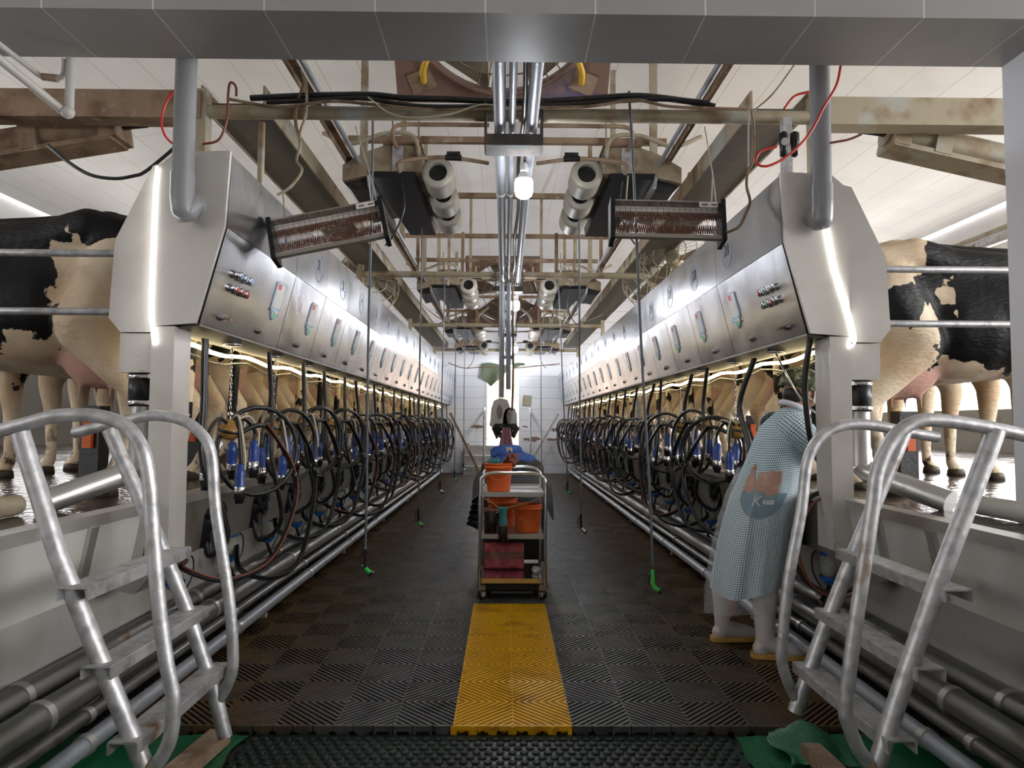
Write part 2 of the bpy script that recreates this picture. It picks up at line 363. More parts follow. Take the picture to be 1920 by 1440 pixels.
# slanting brown braces at the row ends
for (x0, y0, x1, y1, Y, lab) in ((844, 774, 897, 882, 17.2, 'brown slanting brace at the far end of the cabinets opposite the worker'), (1047, 776, 1000, 857, 17.6, 'grey slanting brace at the far end of the cabinets above the worker')):
    tag(MB().beam(at(x0, y0, Y), at(x1, y1, Y), .06, .06).build('brace', M['rusty'] if x0 < 900 else M['galv']), lab, 'brace')

# ------------------------------------------------------------------ floor mats
def grid_mat(i0, i1, y0, y1, mname, name, lab, cx=.04, cell=.25, step=.25/7, h=.034):
    b = MB(); x00 = cx+i0*cell
    for i in range(i0, i1):
        j = 0
        while y0+j*cell < y1-.01:
            X, Y = cx+i*cell, y0+j*cell; far = Y > 9
            sg = (i+j) % 2 == 0; c = step/2; st = step*(2 if Y > 13 else 1); hw = st*(.255 if mname == 'mat_yellow' else .245)
            while c < 2*cell:
                # band |x+y-c|<=hw clipped to the cell
                def clip(cc):
                    if cc <= cell: return (cc, 0), (0, cc)
                    return (cell, cc-cell), (cc-cell, cell)
                a1, a2 = clip(max(c-hw, 1e-4)); b1, b2 = clip(min(c+hw, 2*cell-1e-4))
                Q = [a1, b1, b2, a2]
                if c-hw < cell < c+hw: Q = [a1, (cell, 0), b1, b2, (0, cell), a2]
                Q = [(q[0], q[1] if sg else cell-q[1]) for q in Q]
                n = len(Q); top = [Vector((X+q[0], Y+q[1], 0)) for q in Q]
                if far: b.quadv(top, [tuple(range(n))])
                else:
                    bot = [v-Vector((0, 0, h)) for v in top]
                    b.quadv(top+bot, [tuple(range(n))]+[(k, (k+1) % n, n+(k+1) % n, n+k) for k in range(n)])
                c += st
            # ribs under the bars, cell rim
            b.box((X, Y, -h), (X+.006, Y+cell, -.002)); b.box((X, Y, -h), (X+cell, Y+.006, -.002))
            j += 1
    # interlocking front edge
    x = x00
    while x < cx+i1*cell-.01:
        if mname == 'mat_yellow': b.box((x, y0-.012, -.020), (x+.0833, y0, 0)); b.box((x, y0-.012, -.042), (x+.018, y0, -.020)); b.box((x+.065, y0-.012, -.042), (x+.0833, y0, -.020)); b.box((x-.008, y0-.018, -.042), (x+.008, y0-.012, -.002))
        else: b.box((x+.002, y0-.012, -.042 if int(x*40) % 3 else -.024), (x+.081, y0, 0)); b.box((x+.002, y0-.012, -.042), (x+.014, y0, -.024)); b.box((x+.069, y0-.012, -.042), (x+.081, y0, -.024))
        x += .0833
    return tag(b.build(name, M[mname]), lab, 'floor mat')
EDGE = 3.055
grid_mat(-7, -1, EDGE, 17.9, 'mat_black', 'grid_mat', 'black slatted rubber floor matting between the yellow runner and the pipes opposite the worker')
grid_mat(1, 7, EDGE, 17.9, 'mat_black', 'grid_mat', 'black slatted rubber floor matting between the yellow runner and the worker')
grid_mat(-1, 1, EDGE, 5.06, 'mat_yellow', 'grid_mat', 'yellow slatted floor mat runner leading to the trolley')
grid_mat(-1, 1, 6.08, 7.56, 'mat_yellow', 'grid_mat', 'short stretch of yellow slatted mat glimpsed behind the low trolley shelf')
grid_mat(-1, 1, 5.07, 6.06, 'mat_black', 'grid_mat', 'dark slatted matting right beneath the trolley wheels')
grid_mat(-1, 1, 7.60, 17.9, 'mat_black', 'grid_mat', 'black slatted matting in the middle of the aisle beyond the trolley')
# studded rubber mat
b = MB(); b.box((-1.04, 1.9, -.042), (.94, 3.035, -.032))
j = 0; y = 1.95
while y < 3.02:
    x = -1.02+(.0235 if j % 2 else 0)
    while x < .92:
        if y > 2.2: b.lathe([(.0165, 0), (.0155, .005), (.012, .0065), (.0, .0068)], (x, y, -.032), n=10)
        x += .047
    y += .040; j += 1
# notched side edges
for sx, x in ((-1, -1.04), (1, .94)):
    for k in range(12): b.box((x-.012 if sx < 0 else x, 1.98+k*.09, -.042), (x if sx < 0 else x+.012, 2.02+k*.09, -.033))
tag(b.build('stud_mat', M['stud']), 'dark green rubber mat with raised round studs before the yellow runner', 'floor mat')
def netf(x0, x1, y0, y1, seed, amp=.008, base=-.030):
    r_ = random.Random(seed); ph = [r_.random()*6 for _ in range(6)]
    return lambda u, v: Vector((x0+(x1-x0)*u+.012*math.sin(v*23+ph[4])*(u if x0 < 0 else 1-u), y0+(y1-y0)*v, base+amp*(math.sin(u*7+ph[0])*math.cos(v*9+ph[1])+.5*math.sin(u*19+ph[2]+v*13))))
tag(MB().grid(netf(-1.86, -1.06, 1.7, 3.03, 1), 40, 40).build('netting', M['net']), 'green plastic netting on the floor under the ladder opposite the worker', 'netting')
tag(MB().grid(netf(.96, 1.93, 1.7, 3.03, 5), 40, 40).build('netting', M['net']), "green plastic netting on the floor under the ladder near the worker", 'netting')
def humpf(u, v):
    x = 1.08+.26*u; y = 2.72+.3*v; d = (u-.5)**2+(v-.5)**2
    return Vector((x+.02*math.sin(v*8), y+.015*math.sin(u*11), -.015+.11*math.exp(-d*7)+.006*math.sin(u*21+v*9)))
tag(MB().grid(humpf, 24, 24).build('netting', M['net']), 'torn flap of green netting draped over the ladder foot', 'netting')
tag(MB().beam(at(1520, 1400, 2.66)+Vector((0, 0, -.01)), at(1590, 1475, 2.3), .07, .045).build('base_bar', M['rusty']), 'rusty steel bar at the foot of the ladder near the worker', 'bar')
tag(MB().beam((-1.20, 2.28, .012), (-1.13, 2.92, .012), .085, .05).build('base_bar', M['rusty']), 'rusty steel channel at the foot of the ladder opposite the worker', 'bar')

# ------------------------------------------------------------------ the two rows
SIDE = {
 'L': dict(s=-1, off=0, y0=3.27, first=1.10, pitch=.735, n=20, num=0, w='opposite the worker'),
 'R': dict(s=1, off=.08, y0=3.48, first=1.10, pitch=.76, n=19, num=20, w="on the worker's side"),
}
def X_(S, u): return S['s']*(u + (S['off'] if S['s'] > 0 else 0))
def V(S, u, y, z): return Vector((X_(S, u), y, z))
KU, KZ, BU, BZ, TU, TZ = 1.30, 2.17, 1.412, 1.72, 1.285, 2.51

def door_frame(S, y, t, lift=.0):
    """a frame on the slanted door: t=0 bottom .. 1 kink; columns right, up, normal"""
    up = Vector((S['s']*(KU-BU), 0, KZ-BZ)).normalized(); rt = Vector((0, -S['s'], 0)); n = rt.cross(up)
    u = BU+(KU-BU)*t; z = BZ+(KZ-BZ)*t
    T = Matrix((rt, up, n)).transposed().to_4x4(); T.translation = Vector((S['s']*(u-1.5), y, z-1.72))+n*lift; return T
def upper_frame(S, y, z, lift=0):
    up = Vector((S['s']*(TU-KU), 0, TZ-KZ)).normalized(); rt = Vector((0, -S['s'], 0)); n = rt.cross(up)
    t = (z-KZ)/(TZ-KZ); u = KU+(TU-KU)*t
    T = Matrix((rt, up, n)).transposed().to_4x4(); T.translation = Vector((S['s']*(u-1.5), y, z-1.72))+n*lift; return T
def disc(b, x, y, z, rx, ry, h, n=20):
    P = [(x+rx*math.cos(2*math.pi*k/n), y+ry*math.sin(2*math.pi*k/n)) for k in range(n)]
    b.prism(P, lambda p, t: Vector((p[0], p[1], t)), z, z+h)
def make_cabinet(S, w, first):
    o = empty('stall_cabinet')
    s = S['s']; loc = lambda u, y, z: Vector((s*(u-1.5), y, z-1.72))
    g = .004
    # housing behind the panels
    P = [(TU+.012, TZ-.004), (1.5, TZ-.01), (1.585, 2.43), (1.60, 1.70), (1.57, 1.69), (BU+.02, BZ-.004), (KU+.014, KZ)]
    MB().prism(P, lambda p, t: loc(p[0], t, p[1]), .0, w).build('housing', M['dark'], o)
    P = [(TU, TZ), (TU+.01, TZ), (KU+.012, KZ+.003), (KU, KZ+.003)]
    MB().prism(P, lambda p, t: loc(p[0], t, p[1]), g, w-.001).build('upper_panel', M['steel'], o)
    P = [(KU-.002, KZ-.002), (KU+.012, KZ-.002), (BU+.012, BZ), (BU, BZ)]
    b = MB().prism(P, lambda p, t: loc(p[0], t, p[1]), g, w-g)
    door = b.build('door', M['steel'], o)
    b = MB(); b.box((min(0, s*(-.06)), 0, 0), (max(0, s*.08), 0, 0)) if 0 else None
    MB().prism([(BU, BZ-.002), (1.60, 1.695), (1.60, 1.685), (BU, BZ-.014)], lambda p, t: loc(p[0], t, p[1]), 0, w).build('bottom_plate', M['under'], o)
    y = w-.355
    # latch
    def latch(yy, open_=False):
        T = door_frame(S, yy, .13)
        b = MB(); n = 20; Q = []
        for k in range(n):
            t = 2*math.pi*k/n; Q.append((.032*(1 if math.cos(t) > 0 else -1)*.55+.020*math.cos(t), .018*math.sin(t)))
        b.prism(Q, lambda p, t: T @ Vector((p[0], p[1], t)), 0, .014)
        b.prism([(q[0]*.7, q[1]*.7) for q in Q], lambda p, t: T @ Vector((p[0], p[1], t)), .014, .020)
        h = b.build('latch', M['chrome'], door)
        if open_:
            MB().box((-.012, -.006, .014), (.030, .006, .045), T).build('latch_key', M['rusty'], o)
        return h
    latch(w-.355)
    if first: latch(.22, True)
    # control display
    T = door_frame(S, w-.21, .57)
    out = [(-.050, .098), (-.030, .106), (.030, .106), (.050, .098), (.056, -.02), (.040, -.06), (.030, -.095), (.0, -.112), (-.022, -.105), (-.036, -.075), (-.056, -.045)]
    b = MB(); f = lambda p, t: T @ Vector((p[0]*1.45, p[1]*1.05, t))
    b.cur = 0; b.prism(out, f, 0, .006)
    b.cur = 1; b.prism([(q[0]*.9, q[1]*.93) for q in out], f, .006, .0075)
    b.cur = 2; b.prism([(-.034, .062), (.002, .062), (.002, .094), (-.034, .094)], f, .0075, .009)
    b.cur = 3
    for r_ in range(4): b.prism([(-.038, .042-r_*.021), (.040, .042-r_*.021), (.040, .056-r_*.021), (-.038, .056-r_*.021)], f, .0075, .009)
    b.cur = 4
    for (qx, qy) in ((-.03, -.045), (0, -.05), (.028, -.045), (-.02, -.066)):
        b.prism([(qx-.009, qy-.007), (qx+.009, qy-.007), (qx+.009, qy+.007), (qx-.009, qy+.007)], f, .0075, .009)
    b.cur = 5; disc_pts = [(.002+.018*math.cos(k*.393), -.084+.018*math.sin(k*.393)) for k in range(16)]; b.prism(disc_pts, f, .0075, .010)
    b.build('control_display', [M['plate_blue'], M['white'], M['red'], M['white'], M['cyan'], M['ggreen']], door)['label'] = 'display with red screen and green round key'
    b = MB()
    for dx, dy in ((-.075, -.03), (-.082, -.065), (.075, -.045), (.07, -.08)): disc(b, dx, dy, 0, .006, .006, .006, 8)
    b.xf(T); b.build('screw', M['chrome'], door)
    if first:
        cols = (['btn_blue']*3, ['btn_red']*3) if s < 0 else (['white', 'plate_blue', 'btn_red'], ['btn_red', 'btn_green', 'btn_green'])
        for r_ in range(2):
            for k in range(3):
                T = door_frame(S, .24+k*.07, .61-r_*.15)
                b = MB(); b.lathe([(.019, 0), (.019, .018), (.022, .018), (.022, .03), (.016, .032)], n=16); b.xf(T)
                kb = b.build('push_button', M['chrome'], door)
                b = MB(); b.lathe([(.016, .031), (.015, .036), (0, .037)], n=14); b.xf(T); b.build('button_face', M[cols[r_][k]], o)
    # number ring on the upper panel
    T = upper_frame(S, w-.235, 2.325, .001)
    b = MB(); n = 28
    ring = [Vector((.085*math.cos(2*math.pi*k/n), .092*math.sin(2*math.pi*k/n), 0)) for k in range(n)]
    b.tube(ring, .0022, 4, closed=True); b.tube([(-.083, -.018, 0), (.083, -.018, 0)], .0022, 4); b.xf(T); b.build('number_plate', M['plate_blue'], o)
    b = MB(); b.xf(T); o['_y'] = y
    # disc for the chain
    b = MB(); b.lathe([(.0, .012), (.05, .012), (.052, 0), (.052, -.006), (.0, -.008)], loc(1.50, w-.475, 1.687), n=20); b.build('cord_outlet', M['steel_dull'], o)
    return o, upper_frame(S, w-.235, 2.345, .002)
def number(o, T, txt):
    t = meshobj('numeral', text_mesh(txt, .10, M['ink']), o); t.matrix_local = T; return t

# milking cluster, hung on its chain under a cabinet: origin at the outlet disc
def make_cluster(S, var):
    s = S['s']; r_ = random.Random(var*13+5)
    o = empty('milking_cluster')
    P = lambda u, y, z: Vector((s*u, y, z))          # u: + away from the aisle
    # chain
    b = MB(); L = .34+.03*r_.random(); n = int(L/.022)
    for k in range(n):
        z = -k*.022-.01; b.tube([Vector((math.cos(t)*.006 if k % 2 else 0, 0 if k % 2 else math.cos(t)*.006, z+math.sin(t)*.013)) for t in [q*math.pi/3 for q in range(6)]], .0022, 3, closed=True)
    b.build('chain', M['chrome'], o)
    zc = -L-.10
    b = MB(); b.tube([(0, 0, -L), (0, 0, -L-.05)], .004, 6); b.lathe([(.014, 0), (.018, -.01), (.014, -.02)], (0, 0, -L-.005), n=10); b.build('hook', M['chrome'], o)
    tilt = Matrix.Translation((0, 0, zc)) @ Matrix.Rotation(R(20*r_.random()-10), 4, 'X') @ Matrix.Rotation(R(12), 4, 'Y')
    b = MB(); b.lathe([(.0, .060), (.02, .055), (.030, .035), (.055, .012), (.060, 0), (.060, -.01), (.052, -.03), (.034, -.05), (.0, -.056)], n=18); b.xf(tilt)
    claw = b.build('claw_bowl', M['amber'], o)
    b = MB(); b.lathe([(.061, .004), (.064, .0), (.064, -.008), (.061, -.012)], n=18); b.xf(tilt); b.build('clamp_ring', M['blackp'], claw)
    # teat cups
    for k, (dy, dz, du) in enumerate(((-.20, -.19, .03), (-.03, -.21, -.07), (.12, -.14, .06), (.20, -.12, -.05))):
        dy += .05*(r_.random()-.5); dz += .07*(r_.random()-.5); lean = R(30*(r_.random()-.5))
        c = P(du, dy, zc+dz); ax = Vector((s*math.sin(lean)*.5, math.sin(lean), -math.cos(lean))).normalized()
        b = MB(); b.lathe([(.012, -.06), (.024, -.055), (.029, 0), (.027, .06), (.029, .065)], c, ax, 12)
        cup = b.build('teat_cup', M['blue'], o)
        b = MB(); b.lathe([(.0285, .062), (.0295, .064), (.0295, .098), (.0285, .1)], c, ax, 12); b.build('steel_band', M['chrome'], cup)
        b = MB(); b.lathe([(.031, .098), (.031, .125), (.024, .13), (.022, .152), (.0, .152)], c, ax, 12); b.build('liner', M['blackp'], cup)
        b = MB(); top = c-ax*.05; b.tube(smooth_path([P(0, 0, zc+.02), P(du*.6, dy*.5, zc+.06), top+Vector((0, 0, .07)), top], 4), .010, 6); b.build('short_hose', M['black'], o)
        if k % 2: b = MB(); b.tube(smooth_path([P(0, 0, zc+.03), P(-.05, dy*.6, zc+.075), top+Vector((-.025*s, 0, .06)), top+Vector((-.025*s, 0, -.02))], 4), .0065, 6); b.build('air_tube', M['cream_tube'], o)
    # coiled hose loop
    rr = .20+.05*r_.random(); cy = .17+.05*r_.random(); cz = zc-.12-.03*r_.random(); a0 = R(38+20*r_.random())
    def C(t, e=0):
        return P(-.07+math.cos(t)*.13-e, cy-math.cos(t)*rr, cz+math.sin(t)*(rr+.02))
    b = MB(); b.tube([C(t*2*math.pi/22) for t in range(22)], .0135, 7, closed=True); b.build('hose_loop', M['black'], o)
    if var % 2: b = MB(); b.tube([C(t*2*math.pi/22, .018)+Vector((0, .02, -.012)) for t in range(22)], .009, 6, closed=True); b.build('hose_loop', M['black'], o)
    # long milk hose: claw -> down over the curb -> back up to the meter
    dp = -1.05-.16*r_.random()
    pts = [P(.0, .03, zc-.04), P(-.10, .22, zc+.02), P(-.18, .40, zc-.22), P(-.20, .42, -.90), P(-.14, .24, dp-.10), P(-.02, -.04, dp-.16), P(.14, -.18, dp-.08), P(.20, -.06, -1.16)]
    b = MB(); b.tube(smooth_path(pts, 6), .0145, 7); b.build('milk_hose', M['black'], o)
    b = MB(); b.tube(smooth_path([p+Vector((-.016*s, -.014, .012)) for p in pts[1:]], 6), .0065, 5); b.build('pulse_hose', M['rubber_red'] if var % 3 == 0 else M['black'], o)
    # straight twin hose down from the cabinet
    pts = [P(-.03, -.34, 0), P(-.04, -.35+.04*var, -.3), P(-.06, -.30-.08*r_.random(), -.62), P(-.10, -.2, -.98), P(.05, -.1, -1.12), P(.12, .0, -.98)]
    b = MB(); b.tube(smooth_path(pts, 5), .0135, 7); b.tube(smooth_path([p+Vector((0, .028, 0)) for p in pts], 5), .011, 6); b.build('drop_hose', M['black'], o)
    b = MB(); b.tube([P(-.195, .41, -.735), P(-.197, .415, -.715)], .024, 8); b.build('hose_clip', M['blackp'], o)
    return o
def make_pulsator(S):
    s = S['s']; o = empty('pulsator'); P = lambda a, y, z: Vector((s*a, y, z))
    b = MB()
    for dy, dz in ((-.05, .07), (-.05, -.05)): b.cyl(P(0, dy, dz), P(-.05, dy, dz), .034, n=12)
    b.cyl(P(0, .04, .01), P(-.06, .04, .01), .062, .05, 14); b.cbox(P(-.012, 0, 0), (.024, .19, .22)); b.cbox(P(-.05, .03, .07), (.05, .05, .05)); b.build('body', M['blackp'], o)
    b = MB(); b.cyl(P(-.05, .04, .01), P(-.072, .04, .01), .028, n=12); b.build('valve_cap', M['blackp'], o)
    b = MB(); b.lathe([(.010, 0), (.010, .02), (0, .02)], P(-.02, .055, .12), n=8); b.build('blue_knob', M['bluecap'], o)['label'] = 'blue knob'
    b = MB(); b.tube(smooth_path([P(-.01, .08, .13), P(-.04, .14, .10), P(-.045, .145, .02), P(-.03, .10, -.06)], 5), .006, 5); b.build('air_tube', M['black'], o)
    b = MB(); b.tube([P(-.055, .115, .03), P(-.055, .115, -.005)], .009, 8); b.build('tube_end', M['chrome'], o)
    return o
def make_meter(S):
    s = S['s']; o = empty('milk_meter'); P = lambda a, y, z: Vector((s*a, y, z))
    b = MB(); b.lathe([(.0, .225), (.03, .222), (.047, .208), (.052, .18), (.056, .178), (.056, .165), (.0, .165)], n=18); b.build('cap', M['bluecap'], o)['label'] = 'blue domed cap'
    b = MB(); b.lathe([(.048, .166), (.047, .09), (.044, .05), (.0, .05)], n=18); b.build('jar', M['clear'], o)
    b = MB(); b.lathe([(.054, .05), (.054, .036), (.036, .014), (.016, .0), (.0, 0)], n=18); b.build('base_cup', M['bluecap'], o)
    b = MB(); b.prism([(.05, .07), (.13, .07), (.155, .11), (.13, .155), (.055, .155)], lambda p, t: P(t, p[0], p[1]), -.03, .03); b.build('side_box', M['plastic_w'], o)
    b = MB(); b.tube(smooth_path([P(0, 0, .0), P(-.01, .02, -.05), P(-.005, .09, -.10), P(.03, .16, -.12)], 5), .012, 6); b.build('outlet_hose', M['black'], o)
    b = MB(); b.tube(smooth_path([P(-.03, .03, .2), P(-.05, .10, .15), P(-.045, .11, .05), P(-.02, .06, -.03)], 5), .0045, 5); b.build('wire', M['black'], o)
    return o

# ---- cows
def cow_parts():
    b = MB()
    b.limb([((.24, 0, 1.13), .24), ((.55, 0, 1.12), .26), ((.98, 0, 1.01), .36), ((1.42, 0, 1.02), .325), ((1.68, 0, 1.12), .24), ((2.02, 0, 1.18), .155), ((2.22, 0, 1.16), .125), ((2.50, 0, .93), .085), ((2.58, 0, .87), .075)], 18)
    b.ell((.80, 0, .95), (.45, .33, .31)); b.ell((.98, 0, 1.05), (.5, .34, .34))
    b.limb([((.02, 0, 1.24), .05), ((.16, 0, 1.35), .07), ((.42, 0, 1.40), .08), ((.75, 0, 1.37), .08), ((1.3, 0, 1.34), .08), ((1.68, 0, 1.36), .08), ((1.9, 0, 1.30), .08)], 8)
    for q in (-1, 1):
        b.limb([((.05, q*.13, 1.22), .07), ((.24, q*.15, 1.32), .085), ((.42, q*.19, 1.345), .095), ((.62, q*.17, 1.28), .11), ((1.0, q*.16, 1.22), .14)], 10); b.ell((1.40, q*.2, 1.05), (.2, .14, .3))
        b.limb([((.26, q*.17, 1.12), .19), ((.40, q*.205, .84), .155), ((.27, q*.205, .66), .095), ((.125, q*.20, .50), .06), ((.16, q*.20, .40), .045), ((.215, q*.20, .18), .038), ((.235, q*.20, .10), .050), ((.27, q*.20, .04), .058), ((.30, q*.20, .035), .05)], 10)
        b.ell((.16, q*.17, .98), (.15, .10, .22))
        b.limb([((1.44, q*.19, .92), .15), ((1.52, q*.19, .66), .085), ((1.50, q*.18, .44), .056), ((1.50, q*.18, .16), .038), ((1.51, q*.18, .10), .048), ((1.55, q*.18, .04), .056)], 10)
        b.limb([((2.16, q*.12, 1.22), .03), ((2.10, q*.24, 1.20), .05), ((2.08, q*.30, 1.18), .02)], 6)
        for xx in (.33, .50): b.limb([((xx, q*.075, .58), .022), ((xx, q*.080, .49), .014)], 6)
    b.ell((.41, 0, .72), (.24, .175, .19)); b.ell((.30, 0, .80), (.15, .17, .18))
    return b
COW_BASE = remeshed(cow_parts(), 'cow_body', [], .021, 5)
def hide():
    Mh = bpy.data.materials.new('cow_hide'); Mh.use_nodes = True; nt = Mh.node_tree; L = nt.links.new; b = nt.nodes['Principled BSDF']
    tc = nd(nt, 'ShaderNodeTexCoord'); ob = tc.outputs['Object']; oi = nd(nt, 'ShaderNodeObjectInfo')
    def noise(s, d=4, w=None):
        n = nd(nt, 'ShaderNodeTexNoise', noise_dimensions='4D'); n.inputs['Scale'].default_value = s; n.inputs['Detail'].default_value = d; L(ob, n.inputs['Vector'])
        mu = nd(nt, 'ShaderNodeMath', operation='MULTIPLY'); mu.inputs[1].default_value = 30; L(oi.outputs['Random'], mu.inputs[0]); L(mu.outputs[0], n.inputs['W']); return n.outputs[0]
    def mr(x, a, c, d=0, e=1):
        m_ = nd(nt, 'ShaderNodeMapRange'); m_.inputs[1].default_value = a; m_.inputs[2].default_value = c; m_.inputs[3].default_value = d; m_.inputs[4].default_value = e; L(x, m_.inputs[0]); return m_.outputs[0]
    def mix(f, a, c):
        m_ = nd(nt, 'ShaderNodeMix', data_type='RGBA'); L(f, m_.inputs[0])
        for i, q in ((6, a), (7, c)):
            if isinstance(q, tuple): m_.inputs[i].default_value = (*q, 1)
            else: L(q, m_.inputs[i])
        return m_.outputs[2]
    at1 = nd(nt, 'ShaderNodeAttribute', attribute_name='patch'); at2 = nd(nt, 'ShaderNodeAttribute', attribute_name='pinkness'); at3 = nd(nt, 'ShaderNodeAttribute', attribute_name='lowness')
    c = mix(mr(noise(3.5), .4, .65), (.80, .67, .49), (.60, .43, .27))
    c = mix(at2.outputs['Fac'], c, (.62, .36, .29))
    ad = nd(nt, 'ShaderNodeMath', operation='ADD'); L(at1.outputs['Fac'], ad.inputs[0]); L(mr(noise(7, 6), .3, .7, -.09, .09), ad.inputs[1])
    c = mix(mr(ad.outputs[0], 0, .006), c, (.004, .004, .004))
    f = nd(nt, 'ShaderNodeMath', operation='MULTIPLY'); L(mr(noise(11, 6), .50, .60), f.inputs[0]); L(at3.outputs['Fac'], f.inputs[1])
    c = mix(f.outputs[0], c, (.06, .035, .02)); L(c, b.inputs['Base Color']); b.inputs['Roughness'].default_value = .48; b.inputs['Specular IOR Level'].default_value = .3
    n = nd(nt, 'ShaderNodeTexNoise'); n.inputs['Scale'].default_value = 26; n.inputs['Detail'].default_value = 6; mp = nd(nt, 'ShaderNodeMapping'); mp.inputs['Scale'].default_value = (1, 1, 2.4); L(ob, mp.inputs[0]); L(mp.outputs[0], n.inputs[0])
    bp = nd(nt, 'ShaderNodeBump'); bp.inputs['Strength'].default_value = .35; bp.inputs['Distance'].default_value = .02; L(n.outputs[0], bp.inputs['Height']); L(bp.outputs[0], b.inputs['Normal'])
    return Mh
M['hide'] = hide()
M['hoof'] = mat('dirty_hoof', (.05, .035, .02), .6, bump=(30, .5))
def rect(x, z, x0, x1, z0, z1): return min(x-x0, x1-x, z-z0, z1-z)
def patch_left(x, y, z): return max(rect(x, z, .56, 1.55, .76, 2), rect(x, z, .17, 1.6, 1.25, 2), min(rect(x, z, -1, .3, .6, 1), -.1))
def patch_right(x, y, z):
    a = max(rect(x, z, .14, 2, .95, 1.37), rect(x, z, .46, 2, .70+.10*abs(x-1), 2), rect(x, z, -.1, .3, .92, 1.14))
    cut = .16-math.hypot((x-.26)*.9, (z-1.33)); strip = .05-abs((z-.84)-(x-.30)*.9)*.7 if x < .6 else -1
    return min(a, -cut, -strip)
def patch_rand(seed, amt):
    r_ = random.Random(seed); K = [(r_.uniform(2, 5), r_.uniform(2, 5), r_.uniform(2, 4), r_.random()*6) for _ in range(4)]
    def f(x, y, z):
        v = sum(math.sin(a*x+d)*math.cos(b_*z+d*1.7)+.4*math.sin(c_*y*2+d) for a, b_, c_, d in K)/4
        return v*.4+amt-(.5*max(0, .95-z) if z < .95 else 0)
    return f
def cow_mesh(pf):
    me = COW_BASE.copy(); me.materials.clear(); me.materials.append(M['hide'])
    for nm in ('patch', 'pinkness', 'lowness'): me.attributes.new(nm, 'FLOAT', 'POINT')
    A, B, C = [], [], []
    for v in me.vertices:
        x, y, z = v.co; A.append(pf(x, y, z))
        d = math.sqrt(((x-.40)/.26)**2+(y/.19)**2+((z-.66)/.17)**2); B.append(max(0, min(1, (1.25-d)*3))); C.append(max(0, min(1, (.5-z)/.35)))
    me.attributes['patch'].data.foreach_set('value', A); me.attributes['pinkness'].data.foreach_set('value', B); me.attributes['lowness'].data.foreach_set('value', C); return me
tail_me = MB().tube(smooth_path([(-.0, 0, 1.28), (-.055, 0, 1.18), (-.07, .01, .9), (-.06, .02, .62), (-.05, .02, .36)], 5), .03, 8, rs=None).mesh('tail', M['hide'])
hoof_b = MB()
hoof_b.lathe([(0, 0), (.066, 0), (.060, .045), (.05, .055), (0, .055)], (.05, 0, 0), n=14)
hoof_me = hoof_b.mesh('hoof', M['hoof'])
def make_cow(me):
    o = empty('cow'); meshobj('body', me, o); meshobj('tail', tail_me, o)
    for x, y in ((.215, .20), (.215, -.20), (1.475, .18), (1.475, -.18)):
        h = meshobj('hoof', hoof_me, o); h.location = (x+.015, y, 0)
    return o
VARS = [cow_mesh(patch_rand(q, a)) for q, a in ((3, -.06), (8, -.12), (12, -.16), (21, -.02))]
ROWKIT = {}
